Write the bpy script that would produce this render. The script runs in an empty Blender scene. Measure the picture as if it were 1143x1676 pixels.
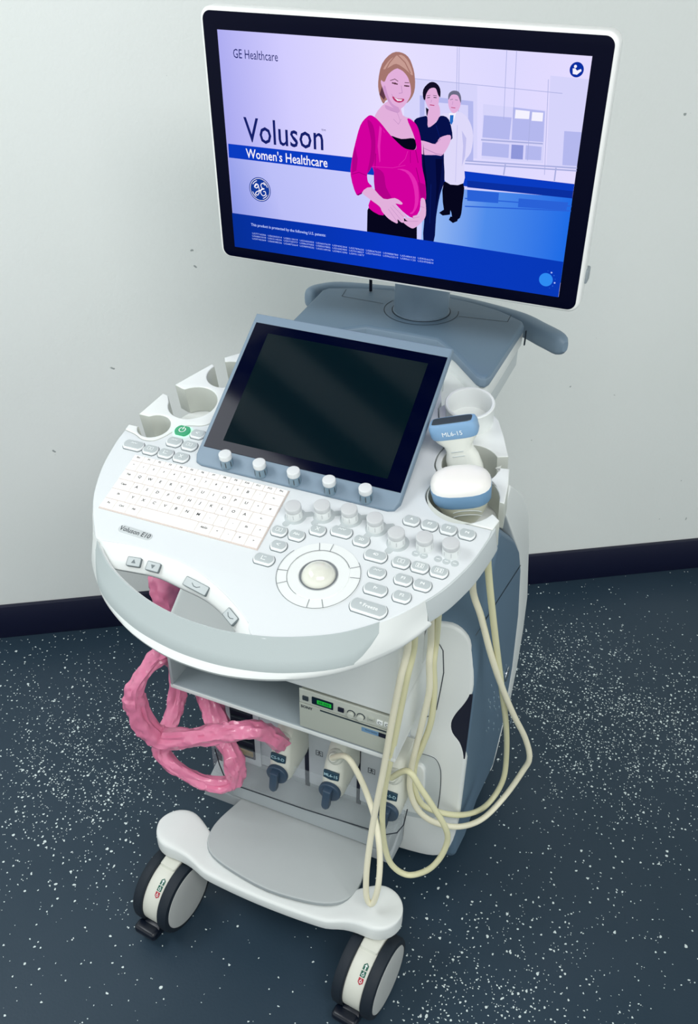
import bpy, bmesh, math, random
from mathutils import Vector, Matrix, geometry, noise
random.seed(7)
C = bpy.context.scene.collection
R = math.radians
# ------------------------------------------------------------------ camera
F, PITCH, YAW, ROLL = 1489.1, R(34.53), R(22.50), R(0.80)
CAM = Vector((0.445, -1.105, 1.6492))
cp, sp, cy, sy, cr, sr = math.cos(PITCH), math.sin(PITCH), math.cos(YAW), math.sin(YAW), math.cos(ROLL), math.sin(ROLL)
_r = Vector((cy, sy, 0)); FW = Vector((-sy*cp, cy*cp, -sp)); _u = _r.cross(FW)
RT = cr*_r + sr*_u; UP = -sr*_r + cr*_u
cam = bpy.data.cameras.new('camera'); co = bpy.data.objects.new('camera', cam); C.objects.link(co)
cam.sensor_fit = 'VERTICAL'; cam.sensor_height = 36.0; cam.lens = 36.0*F/1676
cam.clip_start = 0.05
co.matrix_world = Matrix(((RT.x, UP.x, -FW.x, CAM.x), (RT.y, UP.y, -FW.y, CAM.y), (RT.z, UP.z, -FW.z, CAM.z), (0, 0, 0, 1)))
sc = bpy.context.scene; sc.camera = co
sc.view_settings.view_transform = 'Standard'; sc.view_settings.look = 'None'
sc.view_settings.exposure = 0.0; sc.view_settings.gamma = 1.0; sc.view_settings.use_curve_mapping = False
# ------------------------------------------------------------------ light
w = bpy.data.worlds.new('world'); sc.world = w; w.use_nodes = True
w.node_tree.nodes['Background'].inputs[0].default_value = (0.93, 1.0, 0.985, 1)
w.node_tree.nodes['Background'].inputs[1].default_value = 1.15
def area(name, loc, target, sx, sy_, power, col):
    l = bpy.data.lights.new(name, 'AREA'); l.shape = 'RECTANGLE'; l.size = sx; l.size_y = sy_; l.energy = power; l.color = col
    o = bpy.data.objects.new(name, l); C.objects.link(o); o.location = loc
    o.rotation_euler = (Vector(target)-Vector(loc)).to_track_quat('-Z', 'Y').to_euler()
area('ceiling_lamp_light', (0.9, -1.4, 2.7), (0.1, 0.1, 0.4), 1.6, 0.9, 50, (1.0, 0.99, 0.97))
area('ceiling_lamp_light', (-1.3, -0.9, 2.7), (-0.2, 0.2, 0.5), 1.2, 0.8, 32, (0.95, 0.99, 1.0))
# ------------------------------------------------------------------ pixel -> place helpers (1143x1676 frame)
def ray(x, y): return FW + RT*((x-571.5)/F) - UP*((y-838)/F)
def hit(x, y, p0, n):
    d = ray(x, y); return CAM + d*((Vector(p0)-CAM).dot(n)/d.dot(n))
def HZ(x, y, z): return hit(x, y, (0, 0, z), Vector((0, 0, 1)))
def HY(x, y, Y): return hit(x, y, (0, Y, 0), Vector((0, 1, 0)))
def HX(x, y, X): return hit(x, y, (X, 0, 0), Vector((1, 0, 0)))
# ------------------------------------------------------------------ materials
def lin(h):
    out = []
    for i in (0, 2, 4):
        c = int(h[i:i+2], 16)/255
        out.append(c/12.92 if c <= .04045 else ((c+.055)/1.055)**2.4)
    return (*out, 1)
MATS = {}
def mat(name, hexc, rough=.45, metal=0, emit=None, es=1.0, bump=0, bscale=300, alpha=1, trans=0, coat=0, vary=0, spec=.5):
    m = bpy.data.materials.new(name); m.use_nodes = True; nt = m.node_tree; b = nt.nodes['Principled BSDF']
    b.inputs['Base Color'].default_value = lin(hexc); b.inputs['Roughness'].default_value = rough
    b.inputs['Metallic'].default_value = metal; b.inputs['Alpha'].default_value = alpha
    b.inputs['Transmission Weight'].default_value = trans; b.inputs['Coat Weight'].default_value = coat
    b.inputs['Specular IOR Level'].default_value = spec
    if emit: b.inputs['Emission Color'].default_value = lin(emit); b.inputs['Emission Strength'].default_value = es
    if bump or vary:
        tc = nt.nodes.new('ShaderNodeTexCoord'); n = nt.nodes.new('ShaderNodeTexNoise'); n.inputs['Scale'].default_value = bscale
        n.inputs['Detail'].default_value = 4
        nt.links.new(tc.outputs['Object'], n.inputs['Vector'])
        if bump:
            bp = nt.nodes.new('ShaderNodeBump'); bp.inputs['Strength'].default_value = bump; bp.inputs['Distance'].default_value = .002
            nt.links.new(n.outputs['Fac'], bp.inputs['Height']); nt.links.new(bp.outputs['Normal'], b.inputs['Normal'])
        if vary:
            mx = nt.nodes.new('ShaderNodeMix'); mx.data_type = 'RGBA'
            c = lin(hexc); mx.inputs[6].default_value = tuple(v*(1-vary) for v in c[:3])+(1,); mx.inputs[7].default_value = tuple(min(1, v*(1+vary)) for v in c[:3])+(1,)
            nt.links.new(n.outputs['Fac'], mx.inputs[0]); nt.links.new(mx.outputs[2], b.inputs['Base Color'])
    MATS[name] = m; return m
mat('white_plastic', 'E1E5E4', .42, bump=.05, bscale=900)
mat('panel_white', 'D6DBDE', .4, bump=.05, bscale=900)
mat('edge_grey', 'C3CACC', .5)
mat('handle_grey', 'B2BCBD', .6, bump=.08, bscale=1200)
mat('slot_grey', 'C6CAC3', .5)
mat('blue_grey', '75899B', .5, bump=.08, bscale=1200)
mat('deck_blue', '5F768A', .55, bump=.1, bscale=1200)
mat('side_blue', '5B7388', .5, bump=.06, bscale=900)
mat('dark_line', '1C2A38', .7)
mat('navy_black', '020620', .25)
mat('bezel_black', '00021A', .35, spec=.08)
mat('touch_glass', '00031C', .12, spec=.10)
mat('touch_display', '001018', .08, spec=.75)
mat('button_grey', 'B3BBBD', .45, bump=.05, bscale=1500)
mat('button_rim', 'E3E7E8', .35)
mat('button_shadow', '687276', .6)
mat('legend_white', 'F4F8F8', .5)
mat('knob_cap', 'C3C6C8', .45)
mat('knob_side', 'DDE1E1', .3)
mat('touch_knob_cap', 'D4D8DA', .45)
mat('touch_knob_side', '6F8797', .2)
mat('trackball', 'DADBD0', .12, coat=.6)
mat('ring_line', '6E7478', .6)
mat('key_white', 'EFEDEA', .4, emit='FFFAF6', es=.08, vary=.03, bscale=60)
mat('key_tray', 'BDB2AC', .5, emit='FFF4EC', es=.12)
mat('key_ink', '2A2C30', .6)
mat('badge_grey', 'C0C6C8', .4)
mat('ink_dark', '3A4146', .5)
mat('power_green', '1F6B50', .4, emit='49D492', es=.35)
mat('power_glow', 'CFF5DF', .4, emit='8DFFC0', es=.35)
mat('cream_cable', 'ECE7CE', .42, bump=.03, bscale=500)
mat('cream_cable_green', 'DEDBB4', .42, bump=.03, bscale=500)
mat('probe_white', 'E4E6DE', .35, coat=.2)
mat('probe_cream', 'D5D5C2', .4)
mat('probe_blue', '6D93B5', .4)
mat('probe_blue_light', '7CA2C6', .35)
mat('lens_grey', '2E3B43', .5)
mat('lens_white', 'E9E7E4', .3, coat=.3)
mat('plug_white', 'D6D8CE', .42)
mat('plug_dark', '33475C', .4)
mat('label_dark', '1F3E50', .4)
mat('label_ink', 'A9CBD6', .5)
mat('port_grey', 'C4CAD0', .45)
mat('shelf_grey', '95A0A6', .6)
mat('ledge_grey', 'A2A9AD', .6)
mat('dark_gap', '050D28', .6)
mat('connector_gold', 'A08C50', .4, metal=.5)
mat('printer_grey', 'B3B8AE', .45, vary=.02, bscale=30)
mat('printer_light', 'C4C8BF', .45)
mat('lcd_frame', '0A2030', .2)
mat('lcd_green', '0A5A20', .3, emit='1FB83A', es=.7)
mat('foot_grey', 'B3B9BA', .75, bump=.25, bscale=1500, vary=.02)
mat('foot_edge', '969DA0', .6)
mat('tyre', '0A1926', .65, bump=.15, bscale=300)
mat('hub_grey', 'B4B7B6', .5, bump=.1, bscale=1500)
mat('fork_white', 'D9DAD0', .45)
mat('pedal_black', '050E1E', .35)
mat('tag_green', '0E5A4A', .5); mat('tag_red', 'B02A3A', .5)
mat('chrome', 'C8D0D8', .2, metal=1)
mat('monitor_white', 'E8EAE9', .4); mat('monitor_grey', '8D979D', .5)
mat('acrylic', 'DCE6EA', .05, alpha=.10)
mat('acrylic_edge', '15202C', .3)
mat('vent_light', '8EA3B2', .5)
# ------------------------------------------------------------------ mesh builder
class B:
    def __init__(s): s.bm = bmesh.new(); s.m = []
    def mi(s, name):
        if name not in s.m: s.m.append(name)
        return s.m.index(name)
    def add(s, bm, m, M=None, side=None, axis=None):
        if M is not None: bm.transform(M)
        bmesh.ops.recalc_face_normals(bm, faces=bm.faces)
        i = s.mi(m); j = s.mi(side) if side else i
        if side:
            ax = (axis if axis else Vector((0, 0, 1)))
            for f in bm.faces: f.normal_update(); f.material_index = j if f.normal.dot(ax) < .5 else i
        else:
            for f in bm.faces: f.material_index = i
        me = bpy.data.meshes.new('t'); bm.to_mesh(me); bm.free(); s.bm.from_mesh(me); bpy.data.meshes.remove(me)
        return s
    def box(s, c, size, m, bev=0, seg=2, M=None):
        bm = bmesh.new(); bmesh.ops.create_cube(bm, size=1); bmesh.ops.scale(bm, vec=size, verts=bm.verts)
        if bev: bmesh.ops.bevel(bm, geom=bm.edges[:], offset=bev, segments=seg, affect='EDGES', profile=.5)
        bmesh.ops.translate(bm, vec=c, verts=bm.verts); return s.add(bm, m, M)
    def lathe(s, prof, m, M=None, n=48, sx=1, sy_=1):   # profile (r,z) around local z
        bm = bmesh.new(); rings = []
        for r_, z_ in prof:
            if r_ <= 1e-7: rings.append([bm.verts.new((0, 0, z_))])
            else: rings.append([bm.verts.new((r_*math.cos(2*math.pi*k/n)*sx, r_*math.sin(2*math.pi*k/n)*sy_, z_)) for k in range(n)])
        for a, b in zip(rings, rings[1:]):
            for k in range(n):
                k2 = (k+1) % n
                if len(a) == 1 and len(b) == 1: continue
                if len(a) == 1: bm.faces.new((a[0], b[k], b[k2]))
                elif len(b) == 1: bm.faces.new((a[k], a[k2], b[0]))
                else: bm.faces.new((a[k], a[k2], b[k2], b[k]))
        return s.add(bm, m, M)
    def cyl(s, r, z0, z1, m, M=None, bev=.001, n=40, sx=1, sy_=1):
        b = min(bev, abs(z1-z0)/2*.9, r*.5); p = [(0, z0), (r-b, z0)]
        for k in range(1, 4): a = k*math.pi/6; p.append((r-b+b*math.sin(a), z0+b-b*math.cos(a)))
        for k in range(0, 3): a = k*math.pi/6; p.append((r-b+b*math.cos(a), z1-b+b*math.sin(a)))
        p += [(r-b, z1), (0, z1)]
        return s.lathe(p, m, M, n, sx, sy_)
    def prism(s, outer, z0, z1, m, M=None, bev=.0, holes=(), side=None, seg=2):
        cu = bpy.data.curves.new('c', 'CURVE'); cu.dimensions = '2D'; cu.fill_mode = 'BOTH'
        for pts in [outer]+list(holes):
            sp_ = cu.splines.new('POLY'); sp_.points.add(len(pts)-1); sp_.use_cyclic_u = True
            for k, p in enumerate(pts): sp_.points[k].co = (p[0], p[1], 0, 1)
        h = (z1-z0)/2; b = min(bev, h*.95)
        cu.extrude = h-b; cu.bevel_depth = b; cu.bevel_resolution = seg; cu.offset = -b
        o = bpy.data.objects.new('t', cu); C.objects.link(o)
        me = bpy.data.meshes.new_from_object(o.evaluated_get(bpy.context.evaluated_depsgraph_get()))
        bm = bmesh.new(); bm.from_mesh(me); bpy.data.meshes.remove(me); bpy.data.objects.remove(o); bpy.data.curves.remove(cu)
        bmesh.ops.remove_doubles(bm, verts=bm.verts, dist=1e-6)
        bmesh.ops.translate(bm, vec=(0, 0, (z0+z1)/2), verts=bm.verts)
        ax = (M.to_3x3() @ Vector((0, 0, 1))).normalized() if M is not None else Vector((0, 0, 1))
        return s.add(bm, m, M, side, ax)
    def tube(s, pts, r, m, n=12, cap=True, rfn=None, sub=8, wrinkle=0):
        P = spline([Vector(p) for p in pts], sub) if sub else [Vector(p) for p in pts]
        bm = bmesh.new(); rings = []; up = Vector((0, 0, 1)); prev = None; L = len(P)
        for i, p in enumerate(P):
            t = (P[min(i+1, L-1)]-P[max(i-1, 0)]).normalized()
            if prev is None:
                a = t.cross(up) if abs(t.dot(up)) < .95 else t.cross(Vector((1, 0, 0)))
            else: a = prev - t*prev.dot(t)
            a.normalize(); b = t.cross(a); prev = a
            rr = r if rfn is None else rfn(i/(L-1))*r
            ring = []
            for k in range(n):
                q = 2*math.pi*k/n; d = a*math.cos(q)+b*math.sin(q)
                k_ = 1
                if wrinkle:
                    k_ = 1.03+wrinkle*(noise.noise(p*15+d*1.6)*.9-abs(noise.noise(p*30+d*2.4))*1.1+noise.noise(p*70+d*3.5)*.25)+.13*math.cos(2*q+8*noise.noise(p*8))
                ring.append(bm.verts.new(p+d*rr*k_))
            rings.append(ring)
        for a, b in zip(rings, rings[1:]):
            for k in range(n): bm.faces.new((a[k], a[(k+1) % n], b[(k+1) % n], b[k]))
        if cap: bm.faces.new(rings[0][::-1]); bm.faces.new(rings[-1])
        return s.add(bm, m)
    def loft(s, secs, m, closed=True, cap=True, M=None):
        bm = bmesh.new(); rings = [[bm.verts.new(p) for p in sec] for sec in secs]
        n = len(rings[0])
        for a, b in zip(rings, rings[1:]):
            for k in range(n if closed else n-1): bm.faces.new((a[k], a[(k+1) % n], b[(k+1) % n], b[k]))
        if cap and closed: bm.faces.new(rings[0][::-1]); bm.faces.new(rings[-1])
        return s.add(bm, m, M)
    def poly(s, pts, m, M=None, z=0):
        tris = geometry.tessellate_polygon([[Vector((p[0], p[1], 0)) for p in pts]])
        bm = bmesh.new(); v = [bm.verts.new((p[0], p[1], z)) for p in pts]
        for t in tris:
            try: f = bm.faces.new([v[k] for k in t])
            except ValueError: continue
            f.normal_update()
            if f.normal.z < 0: f.normal_flip()
        i = s.mi(m)
        for f in bm.faces: f.material_index = i
        if M is not None: bm.transform(M)
        me = bpy.data.meshes.new('t'); bm.to_mesh(me); bm.free(); s.bm.from_mesh(me); bpy.data.meshes.remove(me)
        return s
    def stroke(s, pts, wd, m, M=None, z=0):
        for a, b in zip(pts, pts[1:]):
            a = Vector(a[:2]); b = Vector(b[:2]); d = b-a
            if d.length < 1e-7: continue
            n_ = Vector((-d.y, d.x)).normalized()*wd/2; e = d.normalized()*wd*.3
            s.poly([a-n_-e, b-n_+e, b+n_+e, a+n_-e], m, M, z)
        return s
    def text(s, txt, size, m, M=None, z=0, sx=1, align='CENTER', ext=0, bold=0, sp_=1):
        cu = bpy.data.curves.new('t', 'FONT'); cu.body = txt; cu.size = size; cu.align_x = align; cu.align_y = 'CENTER'; cu.extrude = ext; cu.offset = bold
        cu.resolution_u = 2; cu.space_character = sp_
        o = bpy.data.objects.new('t', cu); C.objects.link(o)
        me = bpy.data.meshes.new_from_object(o.evaluated_get(bpy.context.evaluated_depsgraph_get()))
        bm = bmesh.new(); bm.from_mesh(me); bpy.data.meshes.remove(me); bpy.data.objects.remove(o); bpy.data.curves.remove(cu)
        bm.transform(Matrix.Diagonal((sx, 1, 1, 1))); bmesh.ops.translate(bm, vec=(0, 0, z), verts=bm.verts)
        i = s.mi(m)
        for f in bm.faces: f.material_index = i
        if M is not None: bm.transform(M)
        me = bpy.data.meshes.new('t'); bm.to_mesh(me); bm.free(); s.bm.from_mesh(me); bpy.data.meshes.remove(me)
        return s
    def build(s, name, parent=None, M=None, smooth=38, label=None):
        for f in s.bm.faces: f.smooth = True
        for e in s.bm.edges:
            if len(e.link_faces) == 2 and e.calc_face_angle(0) > R(smooth): e.smooth = False
        me = bpy.data.meshes.new(name); s.bm.to_mesh(me); s.bm.free()
        for k in s.m: me.materials.append(MATS[k])
        o = bpy.data.objects.new(name, me); C.objects.link(o)
        if M is not None: o.matrix_world = M
        if parent is not None: adopt(o, parent)
        if label: o['label'] = label
        return o
WM = {}
def adopt(o, parent):
    o.parent = parent; o.matrix_parent_inverse = wmat(parent).inverted()
def wmat(o):
    m = o.matrix_basis.copy()
    if o.parent is not None: m = wmat(o.parent) @ o.matrix_parent_inverse @ m
    return m
def spline(P, sub):
    out = []; L = len(P)
    for i in range(L-1):
        p0, p1, p2, p3 = P[max(i-1, 0)], P[i], P[i+1], P[min(i+2, L-1)]
        for k in range(sub):
            t = k/sub
            out.append(.5*((2*p1)+(p2-p0)*t+(2*p0-5*p1+4*p2-p3)*t*t+(3*p1-p0-3*p2+p3)*t**3))
    out.append(P[-1]); return out
def thing(name, label, cat, loc, group=None):
    o = bpy.data.objects.new(name, None); C.objects.link(o); o.empty_display_size = .05
    o.location = loc; o['label'] = label; o['category'] = cat
    if group: o['group'] = group
    return o
def copy_tree(o, parent, D):       # copy of a part with its sub-parts, moved by D (world)
    c = o.copy(); C.objects.link(c)
    w0 = wmat(o); c.parent = None; c.matrix_parent_inverse = Matrix(); c.matrix_basis = D @ w0
    if parent is not None: adopt(c, parent)
    for ch in [x for x in C.objects if x.parent == o]: copy_tree(ch, c, D)
    return c
def frame(o, x, y, z):             # matrix from origin and axes
    x, y, z = Vector(x), Vector(y), Vector(z)
    return Matrix(((x.x, y.x, z.x, o[0]), (x.y, y.y, z.y, o[1]), (x.z, y.z, z.z, o[2]), (0, 0, 0, 1)))
def T(x, y, z): return Matrix.Translation((x, y, z))
def arc(cx, cy_, r, a0, a1, n=12): return [(cx+r*math.cos(R(a0+(a1-a0)*k/n)), cy_+r*math.sin(R(a0+(a1-a0)*k/n))) for k in range(n+1)]
def rrect(w_, h_, r, n=6, cx=0, cy_=0):
    return arc(cx+w_/2-r, cy_+h_/2-r, r, 0, 90, n)+arc(cx-w_/2+r, cy_+h_/2-r, r, 90, 180, n)+arc(cx-w_/2+r, cy_-h_/2+r, r, 180, 270, n)+arc(cx+w_/2-r, cy_-h_/2+r, r, 270, 360, n)

# ================================================================== the room
def floor_material():
    m = bpy.data.materials.new('speckled_vinyl'); m.use_nodes = True; nt = m.node_tree; N = nt.nodes; L = nt.links
    b = N['Principled BSDF']; b.inputs['Roughness'].default_value = .42; b.inputs['Specular IOR Level'].default_value = .35
    tc = N.new('ShaderNodeTexCoord')
    def math_(op, a, c=None, clamp=False):
        n = N.new('ShaderNodeMath'); n.operation = op; n.use_clamp = clamp
        for i, v in enumerate((a, c)):
            if v is None: continue
            if isinstance(v, (int, float)): n.inputs[i].default_value = v
            else: L.new(v, n.inputs[i])
        return n.outputs[0]
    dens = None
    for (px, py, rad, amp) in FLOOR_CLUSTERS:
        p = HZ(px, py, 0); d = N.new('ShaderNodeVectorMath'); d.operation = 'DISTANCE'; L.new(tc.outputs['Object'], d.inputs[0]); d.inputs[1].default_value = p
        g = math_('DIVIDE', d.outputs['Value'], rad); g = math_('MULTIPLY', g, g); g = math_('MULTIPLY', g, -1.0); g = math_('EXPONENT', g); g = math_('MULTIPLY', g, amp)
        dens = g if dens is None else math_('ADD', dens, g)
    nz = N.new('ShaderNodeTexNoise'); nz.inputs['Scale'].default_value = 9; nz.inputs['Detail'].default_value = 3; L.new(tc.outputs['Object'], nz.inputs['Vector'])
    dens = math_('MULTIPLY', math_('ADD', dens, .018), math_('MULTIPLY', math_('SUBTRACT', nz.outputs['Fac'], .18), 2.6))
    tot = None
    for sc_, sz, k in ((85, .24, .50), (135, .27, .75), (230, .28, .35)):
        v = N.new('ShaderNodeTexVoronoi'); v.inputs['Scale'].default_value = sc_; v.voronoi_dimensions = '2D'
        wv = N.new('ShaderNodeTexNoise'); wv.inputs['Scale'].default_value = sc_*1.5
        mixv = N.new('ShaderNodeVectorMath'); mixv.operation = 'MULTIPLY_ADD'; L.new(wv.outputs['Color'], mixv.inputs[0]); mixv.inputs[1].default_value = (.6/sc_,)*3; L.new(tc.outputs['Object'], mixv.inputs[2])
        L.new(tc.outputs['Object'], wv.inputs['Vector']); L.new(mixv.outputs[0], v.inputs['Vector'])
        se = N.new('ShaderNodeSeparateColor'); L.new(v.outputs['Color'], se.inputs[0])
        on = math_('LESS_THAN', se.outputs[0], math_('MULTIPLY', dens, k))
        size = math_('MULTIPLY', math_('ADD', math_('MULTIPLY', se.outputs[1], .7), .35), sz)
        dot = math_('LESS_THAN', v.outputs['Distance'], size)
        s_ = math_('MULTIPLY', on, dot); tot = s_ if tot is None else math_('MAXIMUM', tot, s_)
    base = N.new('ShaderNodeMix'); base.data_type = 'RGBA'; base.inputs[6].default_value = lin('1F3544'); base.inputs[7].default_value = lin('334352')
    n2 = N.new('ShaderNodeTexNoise'); n2.inputs['Scale'].default_value = 3; n2.inputs['Detail'].default_value = 8; L.new(tc.outputs['Object'], n2.inputs['Vector']); L.new(n2.outputs['Fac'], base.inputs[0])
    # faint dark scuffs
    n3 = N.new('ShaderNodeTexNoise'); n3.inputs['Scale'].default_value = 14; n3.inputs['Detail'].default_value = 9; n3.inputs['Roughness'].default_value = .7; L.new(tc.outputs['Object'], n3.inputs['Vector'])
    sc3 = math_('MULTIPLY', math_('SUBTRACT', n3.outputs['Fac'], .70), 14, True); sc3 = math_('MULTIPLY', sc3, .7, True)
    b2 = N.new('ShaderNodeMix'); b2.data_type = 'RGBA'; L.new(sc3, b2.inputs[0]); L.new(base.outputs[2], b2.inputs[6]); b2.inputs[7].default_value = lin('14202C')
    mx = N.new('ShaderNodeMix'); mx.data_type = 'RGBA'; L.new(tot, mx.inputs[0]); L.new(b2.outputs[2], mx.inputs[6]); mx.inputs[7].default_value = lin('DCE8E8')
    L.new(mx.outputs[2], b.inputs['Base Color'])
    bp = N.new('ShaderNodeBump'); bp.inputs['Strength'].default_value = .12; bp.inputs['Distance'].default_value = .002; n4 = N.new('ShaderNodeTexNoise'); n4.inputs['Scale'].default_value = 220; L.new(tc.outputs['Object'], n4.inputs['Vector']); L.new(n4.outputs['Fac'], bp.inputs['Height']); L.new(bp.outputs['Normal'], b.inputs['Normal'])
    MATS['floor'] = m
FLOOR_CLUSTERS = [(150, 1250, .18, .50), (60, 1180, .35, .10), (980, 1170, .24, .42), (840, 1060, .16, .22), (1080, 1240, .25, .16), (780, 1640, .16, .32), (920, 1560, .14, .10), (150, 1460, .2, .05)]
def wall_material():
    m = bpy.data.materials.new('painted_wall'); m.use_nodes = True; nt = m.node_tree; N = nt.nodes; L = nt.links
    b = N['Principled BSDF']; b.inputs['Roughness'].default_value = .8
    tc = N.new('ShaderNodeTexCoord'); n1 = N.new('ShaderNodeTexNoise'); n1.inputs['Scale'].default_value = 2.2; n1.inputs['Detail'].default_value = 6; L.new(tc.outputs['Object'], n1.inputs['Vector'])
    mx = N.new('ShaderNodeMix'); mx.data_type = 'RGBA'; mx.inputs[6].default_value = lin('E1E6E3'); mx.inputs[7].default_value = lin('EAEDEC'); L.new(n1.outputs['Fac'], mx.inputs[0])
    n2 = N.new('ShaderNodeTexNoise'); n2.inputs['Scale'].default_value = 45; n2.inputs['Detail'].default_value = 2; L.new(tc.outputs['Object'], n2.inputs['Vector'])
    mr = N.new('ShaderNodeMapRange'); mr.inputs[1].default_value = .775; mr.inputs[2].default_value = .81; L.new(n2.outputs['Fac'], mr.inputs[0])
    mx2 = N.new('ShaderNodeMix'); mx2.data_type = 'RGBA'; L.new(mr.outputs[0], mx2.inputs[0]); L.new(mx.outputs[2], mx2.inputs[6]); mx2.inputs[7].default_value = lin('98A09F'); L.new(mx2.outputs[2], b.inputs['Base Color'])
    n3 = N.new('ShaderNodeTexNoise'); n3.inputs['Scale'].default_value = 160; n3.inputs['Detail'].default_value = 5; L.new(tc.outputs['Object'], n3.inputs['Vector'])
    bp = N.new('ShaderNodeBump'); bp.inputs['Strength'].default_value = .18; bp.inputs['Distance'].default_value = .003; L.new(n3.outputs['Fac'], bp.inputs['Height']); L.new(bp.outputs['Normal'], b.inputs['Normal'])
    MATS['wall'] = m
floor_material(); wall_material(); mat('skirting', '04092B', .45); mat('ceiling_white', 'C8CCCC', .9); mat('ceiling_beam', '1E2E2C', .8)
W0 = Vector((-1.0943, .2017, 0)); WD = Vector((math.cos(R(32.56)), math.sin(R(32.56)), 0)); WN = Vector((math.sin(R(32.56)), -math.cos(R(32.56)), 0))  # WN points into the room
def struct(o): o['kind'] = 'structure'; return o
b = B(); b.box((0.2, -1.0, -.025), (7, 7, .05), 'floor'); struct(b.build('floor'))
MW = frame(W0, WD, WN, (0, 0, 1))
MW = frame(W0-WN*.0, -WD, WN, (0, 0, 1)) if False else frame(W0, WN, WD, (0, 0, 1))   # local x = into room, y = along wall
b = B(); b.box((-.06, 1.0, 1.4), (.12, 6, 2.8), 'wall', M=MW)
struct(b.build('wall_back'))
b = B(); b.box((.006, 1.0, .052), (.012, 6, .104), 'skirting', bev=.002, M=MW); struct(b.build('baseboard_back'))
b = B(); b.box((0.2, -1.0, 2.87), (7, 7, .05), 'ceiling_white')
for k in range(-14, 15): b.box((0.2, 0, 2.82), (6, .10, .05), 'ceiling_beam', M=Matrix.Rotation(R(-28), 4, 'Z') @ T(0, k*.24-.8, 0))
struct(b.build('ceiling'))

# ================================================================== the ultrasound machine
S = thing('ultrasound_machine', 'large white and blue-grey wheeled ultrasound machine with lit monitor and control panel', 'ultrasound machine', (-.03, .05, 0))
XM = lambda: frame((0, 0, 0), (0, 1, 0), (0, 0, 1), (1, 0, 0))
# ---- control panel plane
PT = R(12.5); PO = Vector((0, -.2154, 1.0179)); PX = Vector((1, 0, 0)); PY = Vector((0, math.cos(PT), math.sin(PT))); PN = Vector((0, -math.sin(PT), math.cos(PT)))
PM = frame(PO, PX, PY, PN)
def uv(x, y, w_=0): p = hit(x, y, PO+PN*w_, PN)-PO; return (p.x, p.dot(PY))
def pw(u, v, w_=0): return PM @ Vector((u, v, w_))
SEAM_R = [(.264, -.006), (.24, -.006), (.218, -.006), (.194, 0), (.176, .013), (.1685, .03), (.1715, .05), (.17, .067), (.162, .081), (.16, .1), (.163, .118), (.158, .14), (.14, .165), (.13, .19)]
SEAM_L = [(-.269, .014), (-.25, .01), (-.235, .004), (-.219, .006), (-.208, .018), (-.2, .034), (-.19, .048), (-.168, .055), (-.158, .066), (-.152, .09), (-.15, .13), (-.15, .19)]
FRONT = [(.0620, -.2430), (.094, -.235), (.15, -.209), (.193, -.174), (.221, -.138), (.239, -.108), (.257, -.06), (.2645, -.018)]
LIP = [(-.193, -.174), (-.182, -.176), (-.145, -.171), (-.102, -.172), (-.058, -.177), (-.017, -.191), (.019, -.209), (.048, -.228)]
LEFT = [(-.2685, -.0), (-.2665, -.018), (-.258, -.06), (-.241, -.105), (-.221, -.138)]
def sm(pts, sub=4): return [(p.x, p.y) for p in spline([Vector((a, b_, 0)) for a, b_ in pts], sub)]
back = [(.13, .205), (.12, .235), (-.13, .235)]
outline = sm(LEFT+LIP[0:1])+sm(LIP)[1:]+sm([LIP[-1]]+FRONT)[1:]+sm(SEAM_R)+back+sm(SEAM_L)[::-1]
panel = B().prism(outline, -.034, 0, 'panel_white', PM, bev=.0015, side='edge_grey').build('control_panel', S)
# holders: right wing and left wing with open slots
def wing(name, pts, floors, cups):
    b = B(); b.prism(pts, -.046, .0002, 'white_plastic', PM, bev=.0018, side='slot_grey')
    for cx, cy_, r in floors:
        b.cyl(r+.003, -.052, -.046, 'white_plastic', PM @ T(cx, cy_, 0))
    o = b.build(name, S)
    return o
g = .0012
right = [(p[0]+g, p[1]+g*.6) for p in sm(SEAM_R)]
rp = right[::-1]+[(.2685, .012), (.259, .0195)]+arc(.216, .036, .044, -22, -352, 30)+[(.2665, .041), (.262, .075), (.2555, .103), (.2425, .101)]+arc(.206, .096, .037, 8, -321, 28)+[(.248, .1245), (.232, .16), (.216, .190), (.19, .215), (.15, .225)]
wr = wing('probe_holder', rp, [(.216, .036, .043), (.206, .096, .036)], None)
left = [(p[0]-g*.6, p[1]+g*.6) for p in sm(SEAM_L)]
lp = left+[(-.150, .235), (-.19, .228), (-.21, .203)]+arc(-.189, .170, .032, 118, 428-0, 1)[:0]+[(-.206, .196)]+arc(-.189, .170, .031, 122, -205, 26)[::1]+[(-.2235, .186), (-.238, .156), (-.2515, .1245), (-.2395, .1215)]+arc(-.2065, .096, .0355, 135, -195+30, 26)[0:]+[(-.250, .1005), (-.259, .102), (-.264, .076), (-.2675, .050), (-.252, .050)]+arc(-.234, .034, .0235, 132, -200+45, 22)+[(-.2545, .0265), (-.2695, .0262)]
# the arcs above run clockwise through the inside of each slot
def slot(cx, cy_, r, a0, a1, n=26): return arc(cx, cy_, r, a0, a1, n)
lp = left+[(-.150, .235), (-.19, .228), (-.213, .205), (-.2075, .196)]+slot(-.189, .170, .031, 122, -202)+[(-.2235, .186), (-.238, .156), (-.2525, .1245), (-.2385, .1200)]+slot(-.2065, .096, .0355, 139, -165)+[(-.250, .0995), (-.2595, .1015), (-.264, .076), (-.2685, .050), (-.252, .0498)]+slot(-.234, .034, .0235, 134, -158)+[(-.2545, .0265), (-.2705, .0262)]
wl = wing('probe_holder', lp, [(-.189, .170, .030), (-.2065, .096, .0345), (-.234, .034, .0225)], None)
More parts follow.
